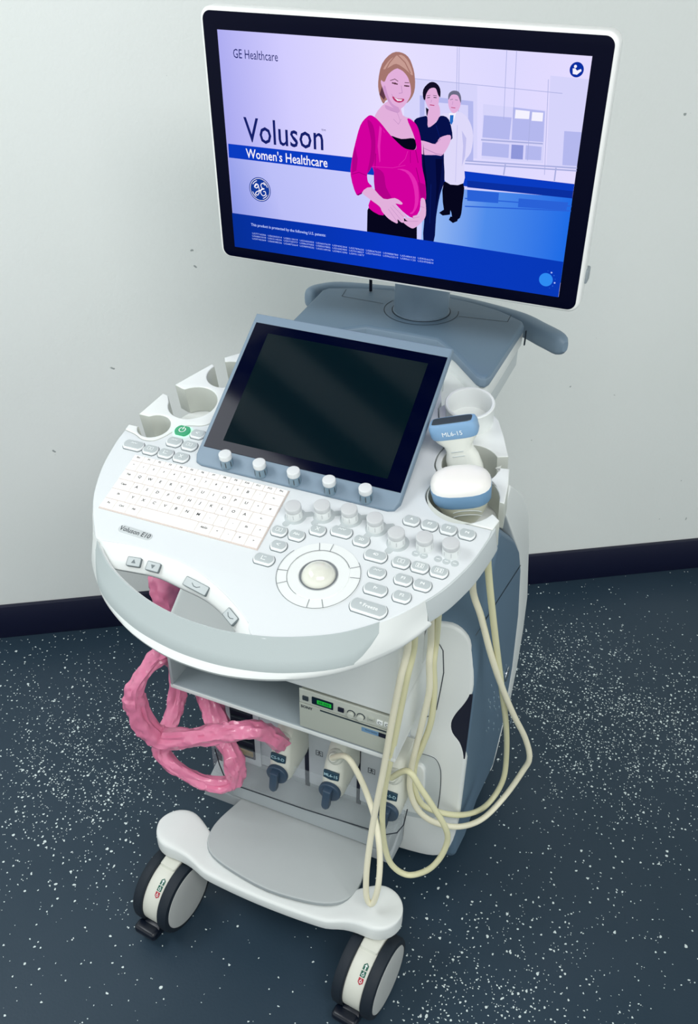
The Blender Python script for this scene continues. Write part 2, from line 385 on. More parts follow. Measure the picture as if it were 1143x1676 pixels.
# raised cup at the right rear
cc = uv(769.6, 659.5, .03)
b = B(); b.lathe([(.030, -.055), (.0305, -.03), (.0325, .024), (.0333, .0295), (.0322, .031), (.0295, .0305), (.0285, .028), (.0270, -.020), (0, -.022)], 'white_plastic', PM @ T(cc[0], cc[1], 0), n=56)
b.prism([(-.03, -.05), (.02, -.05), (.03, 0), (0, .03), (-.06, .03)], -.05, -.02, 'white_plastic', PM @ T(cc[0], cc[1]-.0, 0), bev=.003)
b.build('gel_cup_holder', S)
# ---- front bumper ring with the handle
def mirror_curve(half): return [(-a, b_) for a, b_ in half[::-1]]+half[1:]
hA = [(0, -.2495), (.043, -.2465), (.094, -.2345), (.15, -.209), (.193, -.174), (.2145, -.1485), (.226, -.130)]
hB = [(0, -.2725), (.048, -.269), (.100, -.2565), (.154, -.2305), (.197, -.192), (.2170, -.158), (.2280, -.136)]
hC = [(0, -.2805), (.05, -.276), (.105, -.2595), (.158, -.2295), (.199, -.189), (.2205, -.157), (.2320, -.1335)]
cA, cB, cC = [[Vector((x, y, 0)) for x, y in sm(mirror_curve(h_), 6)] for h_ in (hA, hB, hC)]
NB = len(cA)
secs = []
for i in range(NB):
    A, Bq, Cq = cA[i], cB[i], cC[i]; inw = (A-Cq).normalized()
    prof = [A+Vector((0, 0, .0)), A.lerp(Bq, .5)+Vector((0, 0, -.0165)), Bq+Vector((0, 0, -.033)), Bq.lerp(Cq, .6)+Vector((0, 0, -.0355)), Cq+Vector((0, 0, -.039)), Cq+inw*.001+Vector((0, 0, -.044)), Cq+inw*.004+Vector((0, 0, -.048)), Cq+inw*.012+Vector((0, 0, -.050)), A+inw*.004+Vector((0, 0, -.046)), A+inw*.004+Vector((0, 0, -.004))]
    secs.append([PM @ p for p in prof])
B().loft(secs, 'white_plastic').build('front_bumper', S)
secs = []
for i in range(NB):
    A, Bq = cA[i], cB[i]
    if abs(A.x) > .190: continue
    t = min(1, (.190-abs(A.x))/.022); t = t**.6
    E_ = A.lerp(Bq, .04+.98*t); o_ = Vector((0, 0, .0012))
    q = (.04+.98*t)
    o_ = .0022*min(1, (.190-abs(A.x))/.006)
    secs.append([PM @ (A+Vector((0, .0015, .0006))), PM @ (A+Vector((0, 0, .0008))), PM @ (A.lerp(Bq, q*.33)+Vector((0, 0, -.033*q*.33+o_*.45))), PM @ (A.lerp(Bq, q*.66)+Vector((0, 0, -.033*q*.66+o_*.55))), PM @ (E_+Vector((0, 0, -.033*q+o_))), PM @ (E_+Vector((0, 0, -.033*q-.003))), PM @ (A+Vector((0, 0, -.003)))])
B().loft(secs, 'handle_grey').build('grip_strip', S)
for sg in (-1, 1):
    ol = [Vector((p[0]*sg, p[1], 0)) for p in sm([(.2245, -.1325), (.239, -.108), (.2495, -.082), (.257, -.058), (.2645, -.018), (.2665, .0)], 5)]
    secs = []
    for i, p in enumerate(ol):
        t = (ol[min(i+1, len(ol)-1)]-ol[max(i-1, 0)]).normalized(); o_ = Vector((t.y, -t.x, 0))*sg
        k_ = .7 if i == len(ol)-1 else 1
        secs.append([PM @ (p+o_*a_*k_+Vector((0, 0, w_))) for a_, w_ in ((-.0002, -.0015), (.0012, -.0025), (.0055, -.034), (.0050, -.038), (.001, -.041), (-.012, -.040), (-.012, -.004))])
    B().loft(secs, 'edge_grey').build('side_rim', S)
# lip of the hand opening with its four small keys
hole_px = [(172, 905), (181, 925), (213, 932.6), (256, 941.6), (296, 960), (336, 980), (366, 1006), (383, 1030), (388, 1040)]
lipc = [Vector((x, y, 0)) for x, y in sm([(-.196, -.171)]+LIP[1:]+[(.062, -.243)], 6)]
hol = [Vector((*uv(x, y, -.013), -.013)) for x, y in hole_px]
hol = spline(hol, 6)
def resample(P, n):
    L = [0]
    for a, c in zip(P, P[1:]): L.append(L[-1]+(c-a).length)
    out = []; j = 0
    for k in range(n):
        t = L[-1]*k/(n-1)
        while j < len(P)-2 and L[j+1] < t: j += 1
        out.append(P[j].lerp(P[j+1], min(1, (t-L[j])/max(1e-9, L[j+1]-L[j]))))
    return out
la, lb = resample(lipc, 48), resample(hol, 48)
secs = []
for p, q in zip(la, lb):
    prof = [p+Vector((0, 0, -.0002)), p.lerp(q, .3)+Vector((0, 0, .0010)), p.lerp(q, .7)+Vector((0, 0, .0005)), q.lerp(p, .08), q+Vector((0, .0, -.003)), q+Vector((0, .001, -.007)), q+Vector((0, .006, -.012)), p+Vector((0, 0, -.03))]
    secs.append([PM @ v for v in prof])
lip = B().loft(secs, 'white_plastic').build('handle_opening_rim', S)
for (px, py, ww, ax) in ((219.3, 919.5, .017, (190, 915)), (250.7, 927.5, .017, (219, 919)), (321, 959, .034, (300, 948)), (377.4, 1009, .020, (362, 990))):
    c = Vector((*uv(px, py, -.005), -.0052)); d = c-Vector((*uv(*ax, -.005), -.0052)); d.z = 0; d.normalize()
    side_ = Vector((-d.y, d.x, .45)).normalized(); nrm = d.cross(side_)
    M_ = PM @ frame(c, d, side_, nrm)
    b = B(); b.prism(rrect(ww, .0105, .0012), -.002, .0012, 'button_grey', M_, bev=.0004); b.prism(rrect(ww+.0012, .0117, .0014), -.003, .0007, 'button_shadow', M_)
    if ww < .019: b.poly([(-.003, -.002), (.003, -.002), (0, .003)] if px < 240 or px > 370 else [(-.003, .002), (0, -.003), (.003, .002)], 'button_shadow', M_, .0014)
    else: b.stroke([(-.006, .001), (-.002, -.0015), (.002, -.0015), (.006, .001)], .001, 'button_shadow', M_, .0014)
    b.build('handle_key', lip)
# badge
u0 = uv(221.5, 872); MB_ = PM @ T(u0[0], u0[1], 0) @ Matrix.Rotation(R(-2.0), 4, 'Z')
b = B(); b.prism(rrect(.049, .0115, .0057), -.001, .0008, 'badge_grey', MB_, bev=.0004); b.text('Voluson E10', .0103, 'ink_dark', MB_, .001, sx=.86, bold=.0001); b.build('name_badge', panel)
# ---- buttons
def stadium(w_, h_):   # oval with flattened top and bottom
    r = h_*.60; pts = []
    n = 14; a = math.degrees(math.asin(min(1, (h_/2)/r)))
    pts += arc(w_/2-r, 0, r, -a, a, n); pts += arc(-w_/2+r, 0, r, 180-a, 180+a, n); return pts
def button(px, py, w_, txt, h_=.0175, ts=.006, name='button', cap='button_grey', rot=0):
    u_ = uv(px, py-1, .003); M_ = PM @ T(u_[0], u_[1], 0) @ Matrix.Rotation(R(rot), 4, 'Z') @ Matrix.Diagonal((.90, .90, 1, 1))
    b = B()
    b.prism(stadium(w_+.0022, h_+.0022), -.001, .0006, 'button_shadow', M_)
    b.prism(stadium(w_+.0004, h_+.0004), -.001, .0030, 'button_rim', M_, bev=.0012)
    b.prism(stadium(w_-.0022, h_-.0038), -.001, .0036, cap, M_ @ T(0, .0007, 0), bev=.0006)
    z = .0039; Mz = M_ @ T(0, .0008, 0)
    if txt == '[]': 
        for dx in (-.0025, .0025): b.stroke([(dx-.0018, -.003), (dx+.0018, -.003), (dx+.0018, .003), (dx-.0018, .003), (dx-.0018, -.003)], .0006, 'legend_white', Mz, z)
    elif txt == '[4]':
        b.stroke([(-.005, -.0035), (.005, -.0035), (.005, .0035), (-.005, .0035), (-.005, -.0035)], .0006, 'legend_white', Mz, z)
        for dx in (-.002, .002):
            for dy in (-.0014, .0014): b.box((dx, dy, z), (.0025, .0016, .0002), 'legend_white', M=Mz)
    elif txt == 'L': b.stroke([(-.003, .003), (-.003, -.003), (.003, -.003)], .0009, 'legend_white', Mz, z).stroke([(-.0005, .002), (.003, .002)], .0008, 'legend_white', Mz, z)
    elif txt == '<': b.stroke([(.002, .002), (-.003, 0), (.001, -.002)], .0008, 'legend_white', Mz, z)
    elif txt == 'X': b.stroke([(-.0025, -.003), (.0025, .003)], .0008, 'legend_white', Mz, z).stroke([(-.0025, .003), (.0025, -.003)], .0008, 'legend_white', Mz, z)
    elif txt == 'E': b.stroke([(-.005, .001), (-.003, .003), (-.001, .001), (.001, .003), (.003, .001), (.005, .003)], .0007, 'legend_white', Mz, z)
    elif txt: b.text(txt, ts, 'legend_white', Mz, z, bold=.0001)
    return b.build(name, panel)
for px, py, w_, t in [(456.7, 868.9, .0225, '[]'), (485.4, 876, .0225, 'Abc'), (520, 867.5, .0225, 'X'), (559, 870, .030, 'E'), (591.4, 885, .0225, '2D'), (456, 893, .0225, '<'), (431.8, 915, .029, 'L'),
        (614.9, 909.5, .031, '4D'), (617, 937, .0235, 'E'), (614.5, 964.4, .031, 'Pr'), (673.7, 851.7, .0225, 'A'), (703.4, 859.4, .0225, 'P7'), (734.2, 866.4, .0225, 'P3'), (764.7, 874, .0225, 'P4'),
        (656.5, 920.3, .0235, '[]'), (687.3, 928, .0235, '[4]'), (718.8, 936, .0235, '[4]'), (660, 948.3, .0235, 'P3'), (691.5, 957.4, .0235, 'P4'), (657.6, 976.3, .0235, 'P2')]:
    button(px, py, w_, t)
button(603, 995, .049, '* Freeze', h_=.021, ts=.0075, rot=-2)
for px, py, w_, t in [(218.4, 728.5, .034, 'E'), (246, 736, .0245, '[]'), (271, 742, .0245, 'L'), (296, 748.5, .0245, 'X'), (285, 723, .0245, 'E'), (309.8, 729.5, .0245, '[]'), (323.5, 710.5, .0235, '<')]:
    button(px, py, w_, t, h_=.019)
u_ = uv(298.7, 704, .003); M_ = PM @ T(u_[0], u_[1], 0)
b = B(); b.prism(stadium(.029, .0235), -.001, .0005, 'power_glow', M_, bev=.0003); b.prism(stadium(.0225, .018), -.001, .0036, 'power_green', M_, bev=.001)
b.stroke(arc(0, 0, .0045, 125, 415, 16), .0014, 'legend_white', M_, .0040); b.stroke([(0, .001), (0, .0062)], .0014, 'legend_white', M_, .0040)
b.build('power_button', panel, label='round power button glowing green')
for k, (px, py) in enumerate([(681, 906), (694, 909.5), (717.4, 915), (731, 919), (744.7, 922.5)]):
    u_ = uv(px, py); B().cyl(.0048, -.0005, .0004, 'button_grey', PM @ T(u_[0], u_[1], 0), n=24).stroke([(-.002, 0), (.002, 0)], .0006, 'legend_white', PM @ T(u_[0], u_[1], 0), .0006).build('indicator_dot', panel)
# ---- rotary knobs
def knob(cx_px, cy_px, r, h, cap, side, M0, uvf, tabs, parent, name='rotary_knob'):
    u_ = uvf(cx_px, cy_px, h); b = B(); Mk = M0 @ T(u_[0], u_[1], 0)
    if tabs:
        b.cyl(r+.0035, -.0006, .0004, 'button_grey', Mk @ T(.0015, -.0005, 0))
        for dx, dy in tabs: b.prism(stadium(.012, .0085) , -.0006, .0005, 'button_grey', Mk @ T(dx, dy, 0) @ Matrix.Rotation(math.atan2(dy, dx), 4, 'Z'))
    b.lathe([(0, 0), (r*1.02, 0), (r*1.02, .0006), (r*.99, h*.25), (r*.97, h*.60), (r*.96, h*.62)], side, Mk)
    b.cyl(r*.985, h*.60, h, cap, Mk, bev=.0012)
    for k in range(3): b.box((r*.97, 0, h*.3), (.0006, .0012, h*.45), 'knob_cap' if side == 'knob_side' else 'ink_dark', M=Mk @ Matrix.Rotation(R(-120+k*50), 4, 'Z'))
    return b.build(name, parent)
for k, (px, py) in enumerate([(479.4, 827), (526.7, 825.5), (571.5, 831.8), (613.5, 846.5), (648.8, 870.3), (695, 878), (738.4, 887.8)]):
    knob(px, py, .0104, .019, 'knob_cap', 'knob_side', PM, uv, [(.016, .008), (-.004, -.014)] if k < 4 else ([(-.004, -.014)] if k == 4 else []), panel)
# ---- trackball
tc_ = uv(521.5, 941.5); MT = PM @ T(tc_[0], tc_[1], 0)
b = B(); b.lathe([(0, -.01), (.0495, -.01), (.0497, .0002), (.0492, .0009), (.0375, .0012), (.0368, .0004), (.036, .0010), (.024, .0006), (.0222, -.001), (.0215, -.006), (0, -.006)], 'white_plastic', MT, n=72)
def ringline(b, r, a0, a1, wd, m='ring_line', z=.0016): b.stroke(arc(0, 0, r, a0, a1, max(8, int(abs(a1-a0)/5))), wd, m, MT, z)
ringline(b, .0496, 150, 400, .0007); ringline(b, .0372, 60, 250, .0006, z=.0015); ringline(b, .0372, 35, 160, .0008, z=.0016)
for a_ in (12, 33, 92, 112, 190, 215, 278, 300): b.stroke([(.0375*math.cos(R(a_)), .0375*math.sin(R(a_))), (.0490*math.cos(R(a_)), .0490*math.sin(R(a_)))], .0007, 'ring_line', MT, .0017)
tr = b.build('trackball_ring', S)
b = B(); b.lathe([(0, .0135)]+[(.0208*math.sin(R(a_))*1.0, .0135-.0175*(1-math.cos(R(a_)))) for a_ in range(8, 91, 8)]+[(.0206, -.006)], 'trackball', MT, n=48)
b.lathe([(.0205, .0006), (.0222, .0013), (.0228, .0010)], 'ring_line', MT); b.build('trackball', tr)
# ---- keyboard: six slanted rows of glowing keys
kq = [Vector((*uv(222, 746), 0)), Vector((*uv(473, 805), 0)), Vector((*uv(421, 900), 0)), Vector((*uv(163, 831), 0))]
def kp(a_, b_):  # a across 0..1, b down 0..1
    return kq[0].lerp(kq[1], a_).lerp(kq[3].lerp(kq[2], a_), b_)
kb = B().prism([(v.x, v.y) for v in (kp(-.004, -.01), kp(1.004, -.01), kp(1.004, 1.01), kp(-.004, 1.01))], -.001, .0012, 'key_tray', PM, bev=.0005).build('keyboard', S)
rows = [['Esc']+['F%d' % i for i in range(1, 13)]+['Prt'], ['^', '1', '2', '3', '4', '5', '6', '7', '8', '9', '0', 'B', "'", '<-'],
        ['Tab', 'Q', 'W', 'E', 'R', 'T', 'Z', 'U', 'I', 'O', 'P', 'U', '+', '#'], ['Caps', 'A', 'S', 'D', 'F', 'G', 'H', 'J', 'K', 'L', 'O', 'A', '<-'],
        ['Sh', 'Y', 'X', 'C', 'V', 'B', 'N', 'M', ',', '.', '-', 'Sh', '^'], ['Fn', 'Ctrl', 'Alt', '', 'AltGr', '<', '-', 'v', '>']]
wid = [[1]*14, [1]*13+[1.6], [1.3]+[1]*12+[1.2], [1.6]+[1]*11+[1.8], [1.8]+[1]*10+[1.3, 1.0], [1.2, 1.2, 1.1, 5.2, 1.3, 1, 1, 1.1, 1.1]]
yb = [0, .11, .29, .47, .65, .83, 1.0]
for ri, row in enumerate(rows):
    tot = sum(wid[ri]); a_ = 0
    for t, w_ in zip(row, wid[ri]):
        a0, a1 = a_/tot, (a_+w_)/tot; a_ += w_
        ga, gb = .0016, .006
        q = [kp(a0+ga, yb[ri]+gb), kp(a1-ga, yb[ri]+gb), kp(a1-ga, yb[ri+1]-gb), kp(a0+ga, yb[ri+1]-gb)]
        cen = sum(q, Vector())/4; Mk = PM @ T(cen.x, cen.y, 0)
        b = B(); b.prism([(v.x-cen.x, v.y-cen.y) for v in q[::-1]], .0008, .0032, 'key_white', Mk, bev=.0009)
        if t:
            big = len(t) == 1 and t.isalpha()
            b.text(t, .0062 if big else .0042, 'key_ink', Mk @ T(-.001 if big else 0, .001, 0), .00335, bold=.00012)
        b.build('key', kb)
# ---- touch screen unit
TT = R(35); TPx = PX; TPy = Vector((0, math.cos(TT), math.sin(TT))); TPn = Vector((0, -math.sin(TT), math.cos(TT)))
TO = Vector((.003, -.2350, 1.0176)); TM = frame(TO, TPx, TPy, TPn)
def tuv(x, y, w_=0): p = hit(x, y, TO+TPn*w_, TPn)-TO; return (p.x, p.dot(TPy))
TW, TH = .288, .2385
b = B(); pts = [(-TW/2-.000, .014), (-TW/2+.004, .003), (-TW/2+.012, 0), (TW/2-.012, 0), (TW/2-.004, .003), (TW/2, .014), (TW/2, TH), (-TW/2, TH)]
b.prism(pts, -.013, 0, 'blue_grey', TM, bev=.0025)
yz = [(-.225, 1.006), (-.075, 1.108), (-.045, 1.135), (-.01, 1.115), (.10, 1.058), (.10, 1.00), (-.20, .995)]
b.prism([(p[0], p[1]) for p in yz], -.10, .10, 'edge_grey', frame((0, 0, 0), (0, 1, 0), (0, 0, 1), (1, 0, 0)), bev=.006)
tp = b.build('touch_screen_unit', S)
gp = [tuv(*q) for q in ((417.7, 529), (734.5, 584), (655.4, 806), (335, 731.5))]
gx0 = (gp[0][0]+gp[3][0])/2; gx1 = (gp[1][0]+gp[2][0])/2; gy1 = (gp[0][1]+gp[1][1])/2; gy0 = (gp[2][1]+gp[3][1])/2
B().prism([(gx0, gy0), (gx1, gy0), (gx1, gy1), (gx0, gy1)], -.001, .0008, 'touch_glass', TM, bev=.0003).build('glass', tp)
B().prism([(gx0+.024, gy0+.014), (gx1-.022, gy0+.014), (gx1-.022, gy1-.014), (gx0+.024, gy1-.014)], -.001, .0010, 'touch_display', TM).build('display', tp)
for px, py in [(368, 742), (424, 756), (480, 769.5), (538.5, 784), (598, 797.5)]:
    hk = HZ(px, py, TO.z+.040) if False else hit(px, py, TO+TPn*.018, TPn); bk = hk-PN*.021
    knob(px, py, .0086, .021, 'touch_knob_cap', 'touch_knob_side', frame(bk, PX, PY, PN), lambda a, b_, c: (0, 0), [], tp, 'touch_screen_knob')
# ---- rear deck with column
dk = [(.166, .300), (.171, .29), (.172, .085), (.168, .074), (.160, .073), (.152, .078), (.100, .140), (.06, .175), (-.06, .175), (-.100, .140), (-.152, .078), (-.160, .073), (-.170, .076), (-.174, .087), (-.190, .290), (-.184, .304)]
dk = dk+sm([(-.184, .304), (-.13, .328), (-.06, .345), (0, .350), (.06, .345), (.12, .328), (.166, .300)], 5)[1:-1]
b = B(); b.prism(dk, 1.047, 1.067, 'deck_blue', None, bev=.006, side='blue_grey', seg=3)
MD = T(0, 0, 1.0672)
b.stroke(arc(.0, .272, .062, -200, 20, 36), .0012, 'dark_line', MD, .0002)
b.stroke([HZ(567, 474, 1.067), HZ(560, 485, 1.067), HZ(627, 497, 1.067)], .0009, 'dark_line', MD, .0002)
b.stroke([HZ(752, 518, 1.067), HZ(831, 527, 1.067), HZ(837, 515.6, 1.067)], .0009, 'dark_line', MD, .0002)
deck = b.build('rear_deck', S)
b = B(); b.lathe([(0, 1.0665), (.0475, 1.0665), (.0475, 1.0685), (.0458, 1.069), (.0455, 1.10), (.0455, 1.125), (.0450, 1.1255), (.0450, 1.127), (.0455, 1.128), (.045, 1.20), (0, 1.20)], 'blue_grey', T(0, .272, 0), n=64)
b.lathe([(.0460, 1.0674), (.0492, 1.0676), (.0492, 1.067)], 'dark_line', T(0, .272, 0), n=64)
col = b.build('monitor_column', S)
# head box under the deck + neck
yz = [(.085, 1.05), (.33, 1.05), (.335, 1.02), (.33, .997), (.10, .990), (.06, 1.0)]
b = B(); XF = lambda x0: frame((x0, 0, 0), (0, 1, 0), (0, 0, 1), (1, 0, 0))
neckp = [(-.165, .30), (.165, .30), (.168, .085), (.158, .080), (.10, .15), (.06, .182), (-.06, .182), (-.10, .15), (-.158, .080), (-.168, .085)]
b.prism([(x, y+ (.02 if y > .2 else 0)) for x, y in neckp], 1.015, 1.049, 'white_plastic', None, bev=.003)
b.prism([(x*.97, y+(.02 if y > .2 else 0)) for x, y in neckp], .975, 1.016, 'edge_grey', None, bev=.004)
b.prism([(-.11, .08), (.13, .08), (.13, .31), (-.11, .31)], .70, 1.0, 'white_plastic', None, bev=.01)
b.prism([(-.15, -.02), (.15, -.02), (.15, .17), (.10, .2), (-.10, .2), (-.15, .17)], .955, 1.022, 'white_plastic', None, bev=.006)
b.build('neck_housing', S)
b = B(); b.box((.1735, .300, 1.038), (.0025, .004, .026), 'dark_line', bev=.001); b.build('deck_latch', deck)
# push handle behind the deck
hp = [Vector(p) for p in [(-.214, .285, 1.046), (-.205, .315, 1.046), (-.16, .345, 1.046), (0, .365, 1.046), (.14, .345, 1.044), (.20, .312, 1.043), (.243, .283, 1.042)]]
P_ = spline(hp, 6); secs = []
for i, p in enumerate(P_):
    t = (P_[min(i+1, len(P_)-1)]-P_[max(i-1, 0)]).normalized(); a = Vector((t.y, -t.x, 0)).normalized()
    e = min(i, len(P_)-1-i); k_ = [.45, .8, .95, 1][min(e, 3)]
    secs.append([p+a*(.013*k_*math.copysign(abs(math.cos(q))**.7, math.cos(q)))+Vector((0, 0, .019*k_*math.copysign(abs(math.sin(q))**.7, math.sin(q)))) for q in [2*math.pi*j/16 for j in range(16)]])
B().loft(secs, 'blue_grey').build('push_handle', S)
# ---- monitor
mt = R(-2.64); MO = Vector((-.0081, .1189, 1.3347)); MUZ = Vector((0, math.sin(mt), math.cos(mt))); MN = Vector((0, -math.cos(mt), math.sin(mt)))
MM = frame(MO, PX, MUZ, MN)
def muv(x, y): p = hit(x, y, MO, MN)-MO; return (p.x, p.dot(MUZ))
b = B(); b.prism(rrect(.5650, .3520, .016, 8, .0015, .0035), -.026, .0015, 'monitor_white', MM, bev=.004)
b.prism(rrect(.558, .346, .016, 8, .0015, .0035), -.040, -.024, 'monitor_grey', MM, bev=.006)
b.prism(rrect(.40, .24, .03, 8), -.060, -.038, 'monitor_grey', MM, bev=.012)
b.box((0, -.05, -.10), (.09, .11, .11), 'blue_grey', bev=.012, M=MM)
b.box((.284, -.125, -.024), (.006, .020, .02), 'monitor_grey', bev=.002, M=MM)
mon = b.build('monitor', S)
B().prism(rrect(.5555, .3430, .012, 8, .0012, .0030), -.001, .0022, 'bezel_black', MM, bev=.0008).build('bezel', mon)
pc = HZ(607, 476, 1.068); b = B(); b.tube([(pc.x, pc.y-.02, 1.18), (pc.x, pc.y-.004, 1.12), pc], .0028, 'navy_black'); b.build('monitor_cable', mon)
# ---- the picture on the screen (all emissive, one mesh)
def em(name, hexc, es=1.0):
    m = bpy.data.materials.new(name); m.use_nodes = True; nt = m.node_tree; nt.nodes.clear()
    e = nt.nodes.new('ShaderNodeEmission'); o = nt.nodes.new('ShaderNodeOutputMaterial'); e.inputs[0].default_value = lin(hexc); e.inputs[1].default_value = es
    nt.links.new(e.outputs[0], o.inputs[0]); MATS[name] = m; return m, nt, e
def em_grad(name, stops, axis_pts):   # linear gradient of a displayed image along a screen direction
    m, nt, e = em(name, 'FFFFFF'); tc = nt.nodes.new('ShaderNodeTexCoord'); N = nt.nodes
    a, c = Vector(axis_pts[0]), Vector(axis_pts[1]); d = c-a; d_ = d/d.length_squared
    s1 = N.new('ShaderNodeVectorMath'); s1.operation = 'SUBTRACT'; nt.links.new(tc.outputs['Object'], s1.inputs[0]); s1.inputs[1].default_value = a
    s2 = N.new('ShaderNodeVectorMath'); s2.operation = 'DOT_PRODUCT'; nt.links.new(s1.outputs[0], s2.inputs[0]); s2.inputs[1].default_value = d_
    cr_ = N.new('ShaderNodeValToRGB'); el = cr_.color_ramp.elements
    el[0].position = stops[0][0]; el[0].color = lin(stops[0][1]); el[1].position = stops[-1][0]; el[1].color = lin(stops[-1][1])
    for p_, h_ in stops[1:-1]: x_ = el.new(p_); x_.color = lin(h_)
    nt.links.new(s2.outputs['Value'], cr_.inputs[0]); nt.links.new(cr_.outputs[0], e.inputs[0])
SW, SH = .509, .3034
em_grad('pic_sky', [(0, 'A9A9F0'), (.22, 'D2CDFF'), (.5, 'E6E0FF'), (.8, 'DDD9FF'), (1, 'E4DCFF')], ((-SW/2, 0, 0), (SW/2, .05, 0)))
em_grad('pic_low', [(0, '8E9AE8'), (.3, 'BCBFF8'), (1, 'D0D0FF')], ((-SW/2, -.08, 0), (0, .0, 0)))
em_grad('pic_floor', [(0, '9FC0F4'), (.45, '4F8CEB'), (1, '1E6CE6')], ((.05, -.05, 0), (SW/2, -.06, 0)))
em_grad('pic_footer', [(0, '062F98'), (.5, '0738C4'), (1, '0839B8')], ((-SW/2, 0, 0), (SW/2, 0, 0)))
for n_, h_ in dict(pic_band='0A3CC2', pic_band_dark='0A2FA0', pic_navy='16216C', pic_logo='123A9A', pic_white='F4F2FF', pic_pink='D3009E', pic_pink_dark='8E0070', pic_pink_mid='B4008A', pic_skin_mid='CE9ACD', pic_skin_light='F2CDEA', pic_scrub3='030836', pic_pink_light='E52BB4', pic_skin='E2B0DC', pic_skin_dark='B98ABF', pic_hair='A5766F', pic_hair_light='C79C93', pic_hair_dark='5E3A4A',
                   pic_black='06061C', pic_scrub='06104A', pic_scrub2='0A1A66', pic_coat='DED9FA', pic_coat2='C2C0EE', pic_dhair='120E26', pic_ghair='6C6C86', pic_win='B4B8EE', pic_win2='8F97DA', pic_rail='A9AEDF', pic_pale='D6D4FB', pic_lip='B8306A', pic_text='B4C6FF', pic_ball='2E8BF2', pic_bridge='2A62D8', pic_tie='2870C8').items(): em(n_, h_)
class QL(list): pass
b = B(); LV = [.0024]
def lay(n=1): LV[0] += .000012*n; return LV[0]
def q6(*pts): return QL([muv(560+x/4.7625, 70+y/4.7625) for x, y in pts])       # traced in the 4.76x detail view of the figures
def q7(*pts): return [muv(360+x/4.7625, 60+y/4.7625) for x, y in pts]
def q1(*pts): return [muv(300+x/1.5446, y/1.5446) for x, y in pts]
def cl(pts): return [(max(-SW/2, min(SW/2, p[0])), max(-SH/2, min(SH/2, p[1]))) for p in pts]
def P(pts, m):
    if isinstance(pts, QL) and len(pts) > 5:
        V = [Vector((p[0], p[1], 0)) for p in pts]; V = [V[-1]]+V+[V[0], V[1]]; o_ = spline(V, 3); pts = [(p.x, p.y) for p in o_[3:-4]]
    b.poly(cl(pts), m, MM, lay())
def St(pts, wd, m): b.stroke(cl(pts), wd, m, MM, lay())
P([(-SW/2, -SH/2), (SW/2, -SH/2), (SW/2, SH/2), (-SW/2, SH/2)], 'pic_sky')
def xl(y): return muv(300+x_/1.5446, y/1.5446)
# lower left part below the band, floor reflections on the right
P(q1((118, 397), (720, 468), (1020, 502), (1000, 720), (900, 700), (130, 600)), 'pic_low')
P(q1((610, 470), (1020, 502), (1000, 720), (600, 680)), 'pic_floor')
# building behind
for poly_, m_ in [(((560, 195), (745, 215), (745, 400), (560, 380)), 'pic_pale'), (((600, 240), (735, 255), (735, 405), (600, 390)), 'pic_win'), (((612, 255), (722, 265), (722, 395), (612, 385)), 'pic_pale'),
                  (((760, 262), (918, 278), (912, 412), (756, 400)), 'pic_pale'), (((762, 290), (832, 296), (826, 352), (758, 346)), 'pic_win'), (((836, 270), (916, 280), (912, 358), (832, 352)), 'pic_win'), (((842, 276), (878, 280), (876, 300), (840, 298)), 'pic_white'), (((884, 282), (912, 284), (910, 306), (882, 304)), 'pic_white'),
                  (((758, 358), (826, 364), (824, 398), (756, 392)), 'pic_win'), (((832, 364), (862, 366), (860, 402), (830, 400)), 'pic_win2'), (((868, 366), (908, 370), (906, 404), (866, 402)), 'pic_win'), (((930, 190), (1032, 200), (1010, 430), (920, 420)), 'pic_pale'), (((965, 330), (1018, 334), (1008, 420), (960, 416)), 'pic_win')]:
    P(q1(*poly_), m_)
for l_ in [((695, 118), (690, 410)), ((700, 118), (696, 410)), ((845, 125), (836, 300)), ((820, 125), (812, 300)), ((560, 195), (960, 235)), ((880, 282), (872, 404)), ((925, 200), (915, 440))]: St(q1(*l_), .0007, 'pic_rail')
for l_ in [((715, 405), (1000, 424)), ((715, 412), (1000, 431)), ((944, 424), (940, 455)), ((816, 415), (812, 440)), ((756, 352), (910, 362))]: St(q1(*l_), .0018, 'pic_rail')
# blue band
P(q1((116, 362), (440, 398), (440, 436), (118, 397)), 'pic_band'); P(q1((430, 397), (720, 432), (1010, 466), (1010, 503), (720, 470), (440, 436)), 'pic_band')
P(q1((720, 455), (1010, 484), (1010, 503), (720, 472)), 'pic_band_dark')
for l_ in [((715, 500), (985, 520)), ((715, 520), (984, 532))]: St(q1(*l_), .0016, 'pic_bridge')
P(q1((720, 478), (800, 486), (798, 512), (720, 506)), 'pic_bridge'); P(q1((850, 500), (975, 510), (970, 530), (848, 522)), 'pic_bridge')
# figures ---- man in a white coat
P(q6((800, 1080), (948, 1085), (945, 1240), (925, 1360), (870, 1365), (850, 1300), (800, 1300)), 'pic_black')
P(q6((762, 1320), (800, 1295), (850, 1300), (848, 1335), (790, 1342)), 'pic_black'); P(q6((838, 1375), (850, 1350), (912, 1350), (905, 1385), (870, 1400)), 'pic_black')
P(q6((780, 560), (850, 545), (900, 530), (960, 555), (1005, 620), (1028, 720), (1010, 850), (960, 930), (952, 1090), (808, 1075), (800, 860), (810, 700)), 'pic_coat')
P(q6((940, 680), (975, 740), (965, 880), (940, 960), (950, 800)), 'pic_coat2'); St(q6((905, 640), (890, 1080)), .0007, 'pic_coat2')
P(q6((842, 545), (880, 545), (900, 520), (880, 590), (862, 625), (848, 600)), 'pic_white'); P(q6((848, 560), (876, 560), (872, 610), (860, 635), (846, 620)), 'pic_tie')
P(q6((838, 400), (870, 385), (920, 395), (930, 430), (928, 490), (905, 530), (875, 545), (848, 520), (834, 470)), 'pic_skin')
